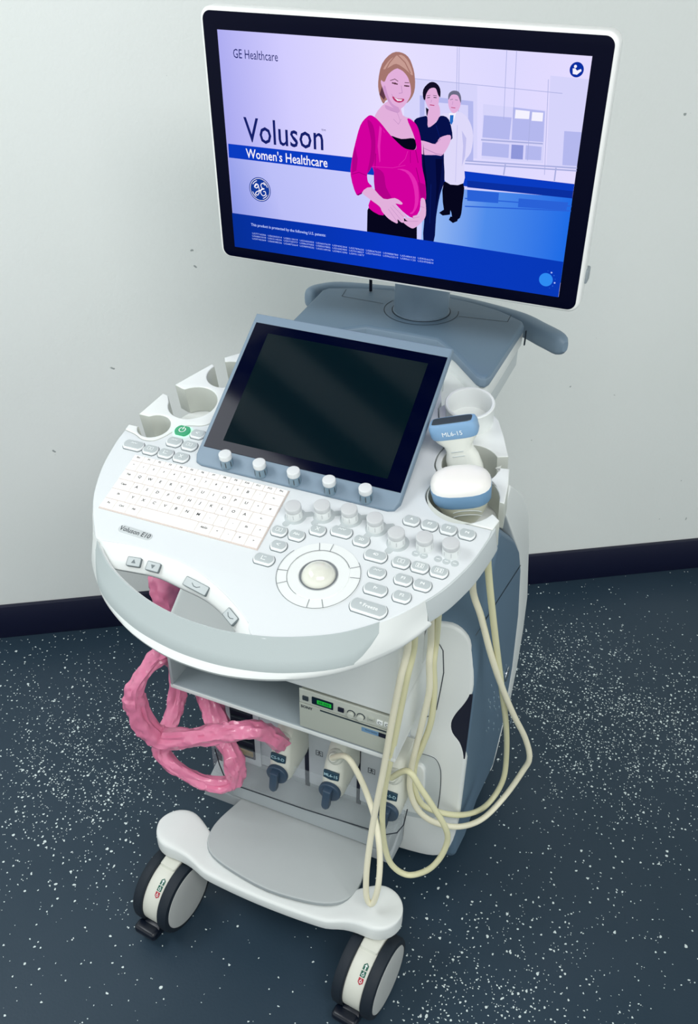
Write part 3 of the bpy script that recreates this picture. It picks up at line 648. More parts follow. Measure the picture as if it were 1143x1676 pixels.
P(q6((836, 440), (838, 395), (870, 370), (915, 378), (934, 420), (932, 465), (922, 440), (905, 405), (860, 402)), 'pic_ghair')
St(q6((850, 440), (870, 436)), .0006, 'pic_ghair'); St(q6((888, 440), (908, 444)), .0006, 'pic_ghair'); St(q6((858, 500), (888, 504)), .0008, 'pic_lip'); St(q6((870, 455), (866, 478)), .0005, 'pic_skin_dark')
# woman in navy scrubs
P(q6((660, 500), (690, 520), (685, 590), (665, 560)), 'pic_dhair')
P(q6((672, 560), (700, 480), (760, 480), (770, 565), (740, 610), (700, 650), (672, 640)), 'pic_skin')
P(q6((570, 600), (640, 570), (672, 575), (678, 655), (740, 615), (775, 565), (840, 595), (868, 740), (820, 760), (800, 870), (805, 1060), (770, 1180), (740, 1350), (720, 1545), (640, 1535), (650, 1300), (620, 1000), (620, 760), (580, 700)), 'pic_scrub')
St(q6((630, 870), (800, 878)), .0009, 'pic_scrub2'); St(q6((700, 1100), (690, 1400)), .0009, 'pic_scrub2'); St(q6((740, 640), (770, 740)), .0009, 'pic_scrub2')
P(q6((770, 735), (850, 715), (845, 780), (790, 870), (740, 870), (620, 860), (612, 765), (660, 765), (735, 785)), 'pic_skin'); St(q6((640, 815), (740, 860), (790, 868)), .0009, 'pic_skin_dark'); St(q6((735, 785), (775, 745)), .0009, 'pic_skin_dark')
P(q6((640, 780), (650, 900), (670, 1100), (655, 1300), (640, 1100)), 'pic_scrub3'); P(q6((735, 900), (790, 900), (770, 1100), (735, 1300), (742, 1100)), 'pic_scrub3')
P(q6((652, 420), (680, 350), (740, 350), (762, 400), (758, 470), (735, 510), (705, 525), (675, 495)), 'pic_skin')
P(q6((640, 430), (640, 360), (690, 305), (740, 310), (772, 355), (772, 420), (755, 400), (735, 350), (690, 355), (662, 400), (655, 440)), 'pic_dhair')
for l_, w_, m_ in [(((672, 425), (690, 422)), .0009, 'pic_dhair'), (((722, 422), (742, 424)), .0009, 'pic_dhair'), (((692, 480), (725, 484)), .0010, 'pic_lip'), (((705, 440), (700, 462)), .0005, 'pic_skin_dark'), (((668, 410), (695, 405)), .0005, 'pic_dhair'), (((718, 406), (745, 410)), .0005, 'pic_dhair')]: St(q6(*l_), w_, m_)
# woman in the magenta top
P(list(q6((205, 1300), (230, 1250), (430, 1340), (590, 1400), (590, 1560), (200, 1530))), 'pic_black')
P(q6((265, 560), (350, 460), (450, 440), (480, 560), (560, 600), (575, 760), (400, 740), (290, 620)), 'pic_skin')
P(q6((385, 720), (470, 745), (565, 740), (585, 790), (570, 830), (500, 825), (430, 780)), 'pic_black')
P(q6((240, 562), (300, 610), (385, 715), (470, 800), (520, 826), (575, 828), (585, 790), (560, 700), (515, 590), (560, 605), (600, 660), (625, 780), (630, 950), (655, 1080), (660, 1215), (622, 1210), (612, 1300), (560, 1360), (480, 1310), (400, 1230), (340, 1215), (330, 1340), (218, 1285), (230, 1215), (262, 1140), (265, 1050), (240, 960), (205, 1010), (210, 1080), (240, 1120), (165, 1160), (120, 1180), (75, 1030), (85, 900), (110, 780), (150, 640), (200, 575)), 'pic_pink')
P(q6((120, 1180), (165, 1158), (162, 1172), (135, 1185)), 'pic_pink_dark')
for l_, w_, m_ in [(((270, 860), (262, 1000)), .0008, 'pic_pink_dark'), (((245, 960), (400, 970), (500, 950)), .0006, 'pic_pink_light'), (((520, 840), (500, 900), (450, 950)), .0006, 'pic_pink_light'), (((540, 840), (540, 930)), .0006, 'pic_pink_dark'), (((580, 830), (600, 930)), .0008, 'pic_pink_dark'), (((80, 1020), (140, 1005), (200, 1030)), .0007, 'pic_pink_dark'), (((585, 970), (640, 1200)), .0008, 'pic_pink_dark')]: St(q6(*l_), w_, m_)
P(q6((420, 1000), (520, 990), (590, 1080), (605, 1200), (590, 1280), (540, 1330), (500, 1200)), 'pic_pink_light'); P(q6((380, 1000), (500, 1000), (560, 1100), (575, 1240), (540, 1320), (440, 1240)), 'pic_pink')
P(q6((205, 600), (250, 640), (268, 760), (262, 900), (240, 960), (205, 1010), (225, 900), (235, 760)), 'pic_pink_mid')
P(q6((262, 980), (330, 1010), (350, 1120), (400, 1220), (340, 1215), (300, 1180), (262, 1130)), 'pic_pink_mid')
P(q6((600, 1080), (655, 1100), (658, 1200), (620, 1205)), 'pic_pink_mid'); P(q6((300, 640), (340, 690), (330, 860), (300, 930), (285, 800)), 'pic_pink_light'); P(q6((318, 660), (352, 720), (345, 880), (306, 950), (305, 800)), 'pic_pink')
P(q6((90, 880), (110, 800), (130, 900), (120, 990), (85, 1010)), 'pic_pink_mid')
# arms and hands with fingers
P(q6((165, 1160), (235, 1120), (330, 1210), (420, 1205), (475, 1240), (470, 1255), (425, 1248), (440, 1275), (508, 1340), (508, 1360), (490, 1350), (490, 1390), (470, 1395), (440, 1370), (442, 1395), (428, 1400), (370, 1365), (320, 1310), (300, 1270), (220, 1210)), 'pic_skin')
P(q6((622, 1210), (655, 1222), (660, 1340), (620, 1400), (575, 1435), (545, 1438), (490, 1400), (492, 1385), (520, 1385), (500, 1370), (510, 1356), (560, 1362), (560, 1345), (600, 1330), (620, 1290)), 'pic_skin')
for l_ in [((400, 1260), (488, 1352)), ((385, 1275), (470, 1380)), ((368, 1290), (436, 1388)), ((520, 1385), (600, 1385)), ((560, 1362), (610, 1350)), ((560, 1345), (590, 1338)), ((620, 1270), (650, 1280))]: St(q6(*l_), .0005, 'pic_skin_dark')
# head
P(q6((330, 470), (300, 400), (290, 300), (320, 160), (400, 75), (480, 75), (540, 130), (575, 260), (570, 380), (520, 460), (450, 480), (360, 440)), 'pic_hair')
P(q6((300, 400), (330, 300), (345, 420), (335, 440)), 'pic_hair_dark')
P(q6((340, 300), (370, 240), (440, 195), (500, 235), (535, 300), (545, 390), (520, 450), (480, 500), (440, 512), (395, 490), (350, 420), (325, 350), (310, 300), (325, 275)), 'pic_skin')
P(q6((345, 330), (365, 400), (400, 470), (450, 500), (440, 512), (395, 490), (350, 420), (328, 350)), 'pic_skin_mid'); P(q6((345, 480), (400, 500), (455, 512), (450, 540), (400, 530), (352, 510)), 'pic_skin_mid')
P(q6((350, 260), (400, 200), (440, 195), (510, 240), (545, 330), (575, 300), (565, 200), (520, 110), (440, 70), (360, 110), (320, 190), (310, 270), (335, 300)), 'pic_hair')
P(q6((330, 200), (390, 120), (470, 90), (530, 150), (560, 250), (500, 200), (430, 160), (370, 190)), 'pic_hair_light'); St(q6((430, 90), (380, 150), (330, 240)), .0014, 'pic_hair'); St(q6((440, 90), (500, 150), (540, 230)), .0014, 'pic_hair')
P(q6((400, 412), (440, 430), (490, 432), (485, 452), (450, 462), (415, 445)), 'pic_lip'); P(q6((412, 420), (445, 436), (480, 438), (470, 448), (440, 448)), 'pic_white')
for l_, w_, m_ in [(((400, 308), (440, 318)), .0016, 'pic_hair_dark'), (((495, 330), (530, 334)), .0016, 'pic_hair_dark'), (((385, 290), (420, 278), (445, 296)), .0008, 'pic_hair_dark'), (((498, 306), (530, 308)), .0008, 'pic_hair_dark'), (((470, 330), (478, 385), (452, 390)), .0007, 'pic_skin_dark'), (((395, 395), (405, 415)), .0005, 'pic_skin_dark')]: St(q6(*l_), w_, m_)
P(q6((416, 305), (428, 305), (428, 320), (416, 320)), 'pic_hair_dark'); P(q6((506, 326), (518, 326), (518, 338), (506, 338)), 'pic_hair_dark')
St(q6((385, 520), (440, 540), (460, 600)), .0005, 'pic_skin_dark'); St(q6((410, 590), (448, 630), (470, 590)), .0005, 'pic_skin_dark')
# footer band
P([(-SW/2, -SH/2), (SW/2, -SH/2), (SW/2, -SH/2+.0285)]+[(SW/2, muv(970.7-51, 426.5)[1]), muv(300+700/1.5446, 618/1.5446), muv(300+460/1.5446, 582/1.5446), (-SW/2, muv(300+132/1.5446, 537/1.5446)[1])], 'pic_footer')
# lettering
def scr_text(txt, pa, pb, size, m, bold=0, off=0):   # text whose baseline-middle runs from pa to pb
    A, Z = Vector(muv(*pa)), Vector(muv(*pb)); d = Z-A
    cu = B(); Mt = MM @ T((A.x+Z.x)/2, (A.y+Z.y)/2, 0) @ Matrix.Rotation(math.atan2(d.y, d.x)*0, 4, 'Z')
    cu.text(txt, size, m, None, 0, bold=bold); xs = [v.co.x for v in cu.bm.verts]; wd = max(xs)-min(xs); ys = [v.co.y for v in cu.bm.verts]
    cx = (max(xs)+min(xs))/2; cyy = (max(ys)+min(ys))/2; cu.bm.free()
    b.text(txt, size, m, Mt @ T(-cx*d.length/wd, -cyy, 0), lay(), sx=d.length/wd, bold=bold)
scr_text('GE Healthcare', (384, 86.5), (457, 92), .0165, 'pic_navy')
scr_text('Voluson', (402, 213), (531, 222.5), .048, 'pic_navy', bold=.0003)
scr_text('TM', (528, 211), (535, 213), .0036, 'pic_navy')
scr_text("Women's Healthcare", (405, 252), (538, 262), .0185, 'pic_white', bold=.0002)
scr_text('This product is protected by the following U.S. patents:', (413, 367), (535, 384), .0058, 'pic_text', bold=.0001)
for k in range(3):
    scr_text('  '.join('US%07d' % random.randint(5000000, 9999999) for _ in range(11 if k < 2 else 7)), (415, 379+k*4.4), (711 if k < 2 else 598, 426+k*4.4 if k < 2 else 418), .0036, 'pic_text')
# round monogram emblem
c0 = Vector(muv(427.7, 309)); ME = MM @ T(c0.x, c0.y, 0); rr = .0178
z = lay(); b.poly(arc(0, 0, rr, 0, 360, 40)[:-1], 'pic_logo', ME, z); z = lay(); b.stroke(arc(0, 0, rr*.90, 0, 360, 40), .0008, 'pic_white', ME, z)
for a_ in (20, 110, 200, 290): b.stroke(arc(0, 0, rr*.74, a_, a_+38, 8), .0011, 'pic_white', ME, lay()); 
gs = [(-.42, .22), (-.25, .42), (-.12, .3), (-.3, .1), (-.5, .2), (-.3, .45), (-.1, .2), (-.08, -.2), (-.25, -.48), (-.45, -.4), (-.3, -.2), (.05, -.05), (.2, .1)]
es_ = [(.5, .42), (.3, .55), (.12, .4), (.2, .15), (.4, .1), (.15, 0), (.05, -.25), (.25, -.48), (.5, -.35), (.48, -.12), (.32, -.12)]
for pts in (gs, es_): b.stroke([(p.x*rr, p.y*rr) for p in spline([Vector((x, y, 0)) for x, y in pts], 4)], .0013, 'pic_white', ME, lay())
c0 = Vector(muv(945.5, 113)); ME = MM @ T(c0.x, c0.y, 0); b.poly(arc(0, 0, .0085, 0, 360, 28)[:-1], 'pic_band_dark', ME, lay())
b.poly(arc(-.002, .0035, .0018, 0, 360, 12)[:-1], 'pic_white', ME, lay()); b.poly([(-.005, .001), (-.002, .0015), (.0005, -.001), (.005, .0012), (.006, -.001), (.001, -.0055), (-.004, -.005)], 'pic_white', ME, lay())
c0 = Vector(muv(895, 456)); ME = MM @ T(c0.x, c0.y, 0); b.poly(arc(0, 0, .0095, 0, 360, 28)[:-1], 'pic_ball', ME, lay())
z = lay()
for k, a_ in enumerate(range(-60, 90, 24)): b.poly(arc(.0128*math.cos(R(a_)), .0128*math.sin(R(a_)), .0006+.0003*(k % 3), 0, 360, 8)[:-1], 'pic_text' if k % 3 == 2 else 'pic_bridge', ME, z)
b.build('screen_image', mon, smooth=1, label='lit screen showing a woman in magenta and two clinicians')
# re-express the picture mesh in screen space so its gradients follow the monitor
si = [o for o in C.objects if o.name.startswith('screen_image')][0]
si.data.transform(MM.inverted()); si.matrix_parent_inverse = wmat(mon).inverted(); si.matrix_basis = MM

# ================================================================== body
XM = lambda: frame((0, 0, 0), (0, 1, 0), (0, 0, 1), (1, 0, 0))     # prism axis along X, local (y,z)
SX = .235
# upper housing above the printer shelf
b = B()
b.prism([(-.2495, .625), (.155, .625), (.155, .95), (-.10, .95), (-.150, .885), (-.206, .765), (-.238, .69), (-.2495, .66)], 0, .205, 'white_plastic', frame((0, .002, 0), (1, 0, 0), (0, 0, 1), (0, -1, 0)), bev=.008, seg=3)
b.build('upper_housing', S)
# shelf compartment
b = B()
b.prism([(-.2495, .02), (-.2495, -.205), (.155, -.205), (.155, .02)], .528, .540, 'shelf_grey', bev=.003, side='white_plastic')
b.box((-.2465, -.10, .585), (.006, .21, .10), 'ledge_grey', bev=.002)
b.box((.152, -.10, .585), (.006, .21, .10), 'white_plastic', bev=.002)
b.box((-.0475, .015, .585), (.405, .01, .10), 'shelf_grey')
b.build('printer_shelf', S)
# port bay
b = B()
b.box((-.068, .0, .335), (.40, .12, .395), 'port_grey', bev=.004)
b.prism([(-.062, .215), (-.062, .185), (-.118, .165), (-.122, .145), (-.06, .130), (0, .130), (0, .215)], -.268, .132, 'ledge_grey', XM(), bev=.003)
bay = b.build('port_bay', S)
# ports: three with plates + one open socket on the left
def portx(px, py, Y=-.062): return HY(px, py, Y).x
for x0 in (HY(503, 1232, -.062).x, HY(589, 1258, -.062).x, -.262):
    B().box((x0, -.0612, .33), (.0095, .004, .30), 'dark_gap').build('slot_gap', bay)
for (px, py) in ((523.5, 1232), (609, 1261)):
    p = HY(px, py, -.0625); Mi = frame(p, (1, 0, 0), (0, 0, 1), (0, -1, 0)); b = B()
    b.prism(rrect(.056, .26, .003, 3, .006, .035), -.002, .0015, 'port_grey', Mi, bev=.0006)
    b.stroke([(-.0065, -.0065), (.0065, -.0065), (.0065, .0065), (-.0065, .0065), (-.0065, -.0065)], .0012, 'dark_line', Mi, .0018)
    b.poly(arc(0, .0035, .0017, 0, 360, 10)[:-1], 'dark_line', Mi, .0018)
    for s_ in (((-.004, .0010), (.004, .0010)), ((0, .0015), (0, -.002)), ((0, -.002), (-.003, -.005)), ((0, -.002), (.003, -.005))): b.stroke(s_, .0014, 'dark_line', Mi, .0018)
    b.build('port_plate', bay)
p = HY(400, 1225, -.0625); Mi = frame((p.x, p.y, .32), (1, 0, 0), (0, 0, 1), (0, -1, 0)); b = B()
b.prism(rrect(.074, .22, .004), -.002, .0012, 'port_grey', Mi); b.prism(rrect(.050, .19, .003), -.002, .0016, 'dark_gap', Mi)
for k in range(9): b.box((0, -.085+k*.02, .003), (.044, .004, .004), 'lens_grey', M=Mi)
b.box((.005, -.075, .006), (.036, .014, .004), 'connector_gold', bev=.002, M=Mi); b.build('open_socket', bay)
# clear guard in front of the ports, with dark lower edge
gq = [HY(351, 1226, -.125), HY(368, 1270, -.125), HY(378, 1284, -.125), HY(634, 1366, -.125), HY(650, 1364, -.125), HY(662, 1350, -.125), HY(667, 1325, -.125)]
gpts = [(-.236, .33), (-.236, .235)]+[(q.x, q.z) for q in gq[1:]]+[(gq[-1].x, .33)]
MG = frame((0, -.125, 0), (1, 0, 0), (0, 0, 1), (0, -1, 0))
b = B(); b.prism(gpts[::-1], -.0012, .0012, 'acrylic', MG, bev=.0004)
b.tube([HY(352, 1226, -.127), HY(359, 1250, -.127), HY(366, 1268, -.127), HY(376, 1282, -.127), HY(500, 1325, -.127), HY(632, 1366, -.127), HY(650, 1363, -.127), HY(661, 1350, -.127), HY(667, 1325, -.127)], .0011, 'acrylic_edge', n=6, sub=0)
b.build('clear_guard', S, label='clear plastic guard with a dark lower edge')
b = B(); b.prism([(-.125, .222), (-.121, .175), (-.06, .140), (-.05, .20)], -.215, .128, 'ledge_grey', XM(), bev=.003); b.build('guard_sill', S)
# front cheek with hourglass edge (right)
ck = [HY(x, y, -.05) for x, y in ((706, 1018), (740, 1022), (762, 1036), (773, 1056), (776, 1095), (774, 1132), (765, 1150), (750, 1168), (743, 1182), (745, 1197), (756, 1212), (762, 1229), (764, 1250), (764, 1265), (758, 1305), (750, 1346), (742, 1375), (734, 1390), (718, 1399), (690, 1396), (637, 1381))]
ckp = [(.10, ck[0].z)]+[(min(p.x, .2338), p.z) for p in spline(ck, 3)]+[(.10, ck[-1].z)]
MC = frame((0, -.05, 0), (1, 0, 0), (0, 0, 1), (0, -1, 0))
b = B(); b.prism(ckp[::-1], -.05, .004, 'white_plastic', MC, bev=.006, seg=3)
cheek = b.build('front_cheek', S)
b = B(); b.stroke([((p := HY(x, y, -.05)).x, p.z) for x, y in ((694, 1172), (708, 1168), (716, 1158), (722, 1130), (728, 1098), (727, 1062), (720, 1050), (706, 1042), (690, 1040))], .0016, 'dark_line', MC, .0046)
b.build('cover_seam', cheek)
def ypts(l): return [((p := HY(x, y, -.05)).x, p.z) for x, y in l]
lo = sm(ypts([(640, 1224), (692, 1230), (713, 1237), (722, 1252), (723.5, 1270), (722, 1295), (718, 1322), (716, 1334), (690, 1336), (640, 1325)]), 4)
b = B(); b.prism(lo[::-1], .002, .0052, 'edge_grey', MC, bev=.001); b.stroke(sm(ypts([(692, 1230), (713, 1237), (722, 1252), (723.5, 1270), (722, 1295), (718, 1322)]), 4), .0014, 'dark_line', MC, .0056)
b.build('cover_recess', cheek)
inn = sm(ypts([(640, 1240), (685, 1243), (697, 1250), (699, 1262), (697, 1300), (694, 1316), (686, 1323), (640, 1310)]), 4)
b = B(); b.prism(inn[::-1], .003, .014, 'white_plastic', MC, bev=.003); b.build('recess_block', cheek)
# diagonal strut beside the housing
b = B(); b.box((.178, -.09, .80), (.012, .012, .32), 'white_plastic', bev=.003, M=T(.178, -.09, .8) @ Matrix.Rotation(R(10), 4, 'Y') @ T(-.178, .09, -.8)); b.build('strut', S)
# side body (blue) and white rear cover as profiles in Y-Z
def xs(l, X=SX): return [((p := HX(x, y, X)).y, p.z) for x, y in l]
blue = [(-.052, .14), (-.052, .66), (-.045, .70), (-.03, .80), (-.01, .87)]+xs([(826, 866), (846, 880), (854, 896), (856, 926), (852, 1000), (842, 1085), (826, 1180), (808, 1255), (792, 1290), (780, 1316)])+[(.03, .085), (-.04, .115)]
blue = [p for p in blue]
b = B(); b.prism(blue[::-1], -.262, SX-.001, 'side_blue', XM(), bev=.012, seg=4)
sb = b.build('side_body', S)
b = B()
for k in range(90):
    px_, py_ = random.uniform(770, 838), random.uniform(1080, 1200)
    if px_ < 790+(1200-py_)*.12: continue
    y_, z_ = xs([(px_, py_)])[0]; b.box((SX-.0005, y_, z_), (.0012, .0022, .011), 'vent_light', M=T(0, y_, z_) @ Matrix.Rotation(R(25), 4, 'X') @ T(0, -y_, -z_))
b.build('vent_slots', sb)
y_, z_ = xs([(829, 1103)])[0]; B().cyl(.016, 0, .004, 'chrome', frame((SX-.001, y_, z_), (0, 1, 0), (0, 0, 1), (1, 0, 0)), bev=.001).build('badge', sb)
b = B(); cushion = xs([(770, 962), (800, 915), (826, 872), (846, 884), (853, 900), (853, 925), (838, 950), (800, 1000), (777, 1040)])
y0c = xs([(780, 1036), (853, 922)]); b.stroke([xs([(779, 1040)])[0], xs([(853, 925)])[0]], .0025, 'dark_line', frame((SX-.0005, 0, 0), (0, 1, 0), (0, 0, 1), (1, 0, 0)), .0004); b.build('body_seam', sb)
rear = xs([(818, 800), (842, 797), (858, 812), (866, 840), (867, 885), (864, 976), (857, 1030), (847, 1090), (836, 1145), (826, 1180), (806, 1262)], SX)
rear = [(.0, .895), (.02, .93)]+rear[1:]+[(p[0]-.012, p[1]-.004) for p in blue[7:12][::-1]]
b = B(); b.prism(rear[::-1], -.262, SX, 'white_plastic', XM(), bev=.003, seg=2); b.build('rear_cover', S)
b = B(); b.box((-.01, .13, .115), (.40, .34, .05), 'shelf_grey', bev=.01); b.build('chassis', S)
# flat dark plate: shade of the cheek-waist recess put in as colour
b = B(); b.box((.2155, -.0522, .488), (.033, .0024, .155), 'dark_gap'); b.build('recess_shade', sb)
# ---- foot bar, footrest
secs = []
XC0, XC1, RB = -.250, .150, .044
for i in range(61):
    t = i/60; x = XC0-RB+(XC1-XC0+2*RB)*(.5-.5*math.cos(math.pi*t))
    def hd(x):
        if x < XC0: return math.sqrt(max(1e-6, RB*RB-(x-XC0)**2))
        if x > XC1: return math.sqrt(max(1e-6, RB*RB-(x-XC1)**2))
        d = min(x-XC0, XC1-x); s_ = min(1, d/.06); s_ = s_*s_*(3-2*s_); return RB-(.010)*s_
    h_ = hd(x); d = min(x-XC0, XC1-x); s_ = max(0, min(1, d/.085)); s_ = s_*s_*(3-2*s_)
    bow = -.022*(1-((x+.05)/.24)**2)*s_; ycen = -.236+bow*1.0; zt = .190-.024*s_; zb = .150-.012*s_
    k_ = min(1, h_/RB+.15) if (x < XC0 or x > XC1) else 1
    sec = []
    for j in range(32):
        q = 2*math.pi*j/32; cx_ = math.copysign(abs(math.cos(q))**.32, math.cos(q)); cz_ = math.copysign(abs(math.sin(q))**.32, math.sin(q))
        sec.append((x, ycen+cx_*h_, (zt+zb)/2+cz_*(zt-zb)/2*(.85+.15*k_)))
    secs.append(sec)
B().loft(secs, 'white_plastic').build('front_base_bar', S)
fpts = [(-.178, -.085), (-.188, -.13), (-.199, -.175), (-.201, -.205), (-.193, -.235), (-.17, -.256), (-.12, -.270), (-.045, -.279), (.03, -.271), (.07, -.258), (.093, -.238), (.102, -.208), (.098, -.17), (.084, -.125), (.072, -.082)]
MF = Matrix.Translation((0, -.18, .172)) @ Matrix.Rotation(R(-4), 4, 'X') @ Matrix.Translation((0, .18, 0))
b = B(); b.prism(sm(fpts, 3), -.009, .001, 'foot_grey', MF, bev=.003, side='foot_edge'); b.build('footrest', S)
b = B(); b.box((-.05, -.14, .135), (.22, .20, .04), 'foot_edge', bev=.006); b.build('footrest_bracket', S)
# ---- casters
def caster(cx, cyy, parent, brake=True):
    r = .072; Y2Z = Matrix.Rotation(R(90), 4, 'Y')     # cylinder axis along x
    b = B(); M0 = T(cx, cyy, r) @ Matrix.Rotation(R(-6), 4, 'Z') @ Matrix.Diagonal((.92, 1, 1, 1))
    b.cyl(.0665, -.020, .020, 'fork_white', M0 @ Y2Z, bev=.003, n=56)
    b.lathe([(.016, .03), (.018, .066), (.018, .092), (0, .092)], 'fork_white', M0 @ T(0, .045, 0)); b.prism([(-.02, .02), (.052, .04), (.055, .078), (-.005, .072)], -.019, .019, 'fork_white', M0 @ XM(), bev=.006)
    f = b.build('caster', parent)
    for s_ in (-1, 1):
        b = B(); ang = Matrix.Rotation(R(90*s_), 4, 'Y')
        b.lathe([(.060, .019), (.069, .0195), (.0715, .022), (.072, .027), (.0715, .037), (.069, .041), (.0615, .0425), (.060, .040)], 'tyre', M0 @ ang, n=64)
        b.lathe([(.0612, .041), (.0600, .0428), (.055, .0440), (.03, .0455), (0, .046)], 'hub_grey', M0 @ ang, n=64)
        b.build('wheel', f)
    if brake:
        b = B(); b.prism([(-.050, .042), (-.066, .042), (-.082, .030), (-.080, .022), (-.060, .018), (-.05, .020)], -.019, .019, 'pedal_black', M0 @ T(0, 0, -r) @ XM(), bev=.003); b.box((-.006, -.074, .032-r), (.052, .024, .020), 'pedal_black', bev=.007, seg=3, M=M0); b.build('brake_pedal', f)
        b = B()
        for k, (a_, m_, pts) in enumerate(((44, 'tag_red', [(-.005, .005), (.005, .005), (.005, -.003), (0, -.007), (-.005, -.003)]), (54, 'tag_green', [(-.005, -.005), (.005, -.005), (.005, .005), (-.005, .005)]), (64, 'tag_green', [(-.005, -.005), (.005, -.005), (.005, .003), (0, .007), (-.005, .003)]))):
            n_ = Vector((0, -math.cos(R(a_)), math.sin(R(a_)))); t_ = Vector((0, math.sin(R(a_)), math.cos(R(a_)))); Mq = M0 @ frame(Vector((.009, 0, 0))+n_*.0668, (1, 0, 0), t_, n_)
            b.poly(pts, m_, Mq, .0002)
            if k == 2: b.stroke([(0, -.004), (0, .003)], .0018, 'legend_white', Mq, .0004).poly([(-.003, .001), (.003, .001), (0, .005)], 'legend_white', Mq, .0004)
            else: b.stroke(arc(0, -.001, .0022, 0, 360, 10), .0012, 'legend_white', Mq, .0004); b.stroke([(.0 if k == 0 else .001, .001), (.0, .004)], .001, 'legend_white', Mq, .0004)
        b.build('lock_tag', f)
    return f
ca = caster(.156, -.286, S); cb = copy_tree(ca, S, T(-.404, 0, 0))
cc_ = caster(.17, .36, S, False); cd = copy_tree(cc_, S, T(-.35, 0, 0))

# ================================================================== separate things
# ---- thermal printer on the shelf
PR = thing('thermal_printer', 'grey-beige thermal printer with small green display on the shelf under the control panel', 'printer', (.07, -.12, .541))
MPn = frame((.070, -.204, .585), (1, 0, 0), (0, 0, 1), (0, -1, 0))
b = B(); b.box((.070, -.110, .583), (.154, .186, .080), 'printer_grey', bev=.003); b.build('housing', PR)
b = B(); b.prism([(-.077, -.041), (.077, -.041), (.077, .012), (-.077, .012)], -.001, .003, 'printer_grey', MPn, bev=.0015)
b.stroke([(-.04, .0095), (.077, .0095)], .0032, 'lens_grey', MPn, .0033); b.text('SONY', .0075, 'dark_line', MPn @ T(-.064, .006, 0), .0035, bold=.0002)
b.prism(rrect(.032, .009, .0005, 2, .045, -.001), .001, .0034, 'probe_blue', MPn); b.text('Photo Quality', .0035, 'dark_line', MPn @ T(.045, .0, 0), .0037)
b.prism(rrect(.022, .009, .0005, 2, .070-.002, -.001), .001, .0035, 'dark_gap', MPn)
b.build('front_door', PR)
fp = B().prism([(-.077, .013), (.077, .013), (.077, .0415), (-.077, .0415)], -.001, .002, 'printer_light', MPn, bev=.001).build('control_strip', PR)
b = B(); b.prism(rrect(.036, .015, .001, 2, -.037, .026), .001, .003, 'lcd_frame', MPn); b.prism(rrect(.024, .008, .0005, 2, -.034, .026), .001, .0034, 'lcd_green', MPn); b.text('88.888', .007, 'lcd_frame', MPn @ T(-.034, .026, 0), .0036); b.build('display', fp, label='green lit display')
for dx, m_ in ((-.066, 'lens_grey'), (-.006, 'dark_gap'), (.044, 'printer_grey'), (.058, 'legend_white'), (.070, 'legend_white')):
    b = B(); b.prism(rrect(.010, .009, .001, 3, dx, .025), .001, .0038, m_, MPn, bev=.0006)
    if m_ == 'legend_white': b.stroke(arc(dx, .025, .0025, 0, 300, 10), .0008, 'dark_line', MPn, .004)
    if m_ == 'printer_grey': b.stroke([(dx-.003, .025), (dx+.003, .025)], .0008, 'dark_line', MPn, .004)
    b.build('button', fp)
for dx in (.011, .027): B().cyl(.0055, .001, .008, 'printer_light', MPn @ T(dx, .024, 0), bev=.001).cyl(.0068, .001, .003, 'lens_grey', MPn @ T(dx, .024, 0)).build('dial', fp)

# ---- plug (probe connector): body + label + lock knob, local origin at its front centre
def plug(kx, ky, txt, parent):
    k = HY(kx, ky, -.150); x0 = k.x; z0 = k.z
    b = B()
    secs = []
    for (zz, hw, y0, y1) in ((-.032, .010, -.128, -.06), (-.028, .0165, -.140, -.06), (-.010, .0205, -.148, -.06), (.015, .0205, -.149, -.06), (.045, .0185, -.142, -.06), (.070, .0165, -.130, -.06), (.088, .0150, -.118, -.06), (.094, .0120, -.108, -.06)):
        sec = []
        for q in range(7):
            a_ = math.pi*q/6; sec.append((x0-hw*math.cos(a_), y0+.012*(1-math.sin(a_)), z0+zz))
        sec += [(x0+hw*1.05, y1, z0+zz), (x0-hw*1.05, y1, z0+zz)]
        secs.append(sec)
    b.loft(secs, 'plug_white'); p = b.build('plug', parent)
    Mk = frame((x0, -.150, z0), (1, 0, 0), (0, 0, 1), (0, -1, 0))
    b = B(); b.cyl(.0205, -.003, .006, 'plug_dark', Mk, bev=.002); b.prism([(-.008, .016), (.007, .016), (.006, -.028), (.001, -.034), (-.006, -.033), (-.009, -.026)], .004, .018, 'plug_dark', Mk @ Matrix.Rotation(R(-4), 4, 'Z'), bev=.003); b.build('lock_knob', p)
    ml = frame((x0, -.1455, z0+.036), (1, 0, 0), Vector((0, .18, .98)).normalized(), Vector((0, -.98, .18)).normalized())
    b = B(); b.prism([(-.0145, .007), (0, .0085), (.0145, .007), (.0145, -.007), (0, -.0095), (-.0145, -.007)][::-1], -.003, .0015, 'label_dark', ml, bev=.0005); b.text(txt, .0086, 'label_ink', ml, .002, bold=.0001); b.build('label_plate', p)
    b = B(); b.lathe([(.0145, -.004), (.0145, .004), (.012, .008), (.0095, .010), (.0095, .016), (.0072, .02), (0, .021)], 'plug_white', T(x0+.002, -.128, z0+.068) @ Matrix.Rotation(R(50), 4, 'X'), n=28); b.build('strain_relief', p)
    return Vector((x0+.002, -.145, z0+.082))

def cable_pts(l): return [HY(x, y, Y) for x, y, Y in l]
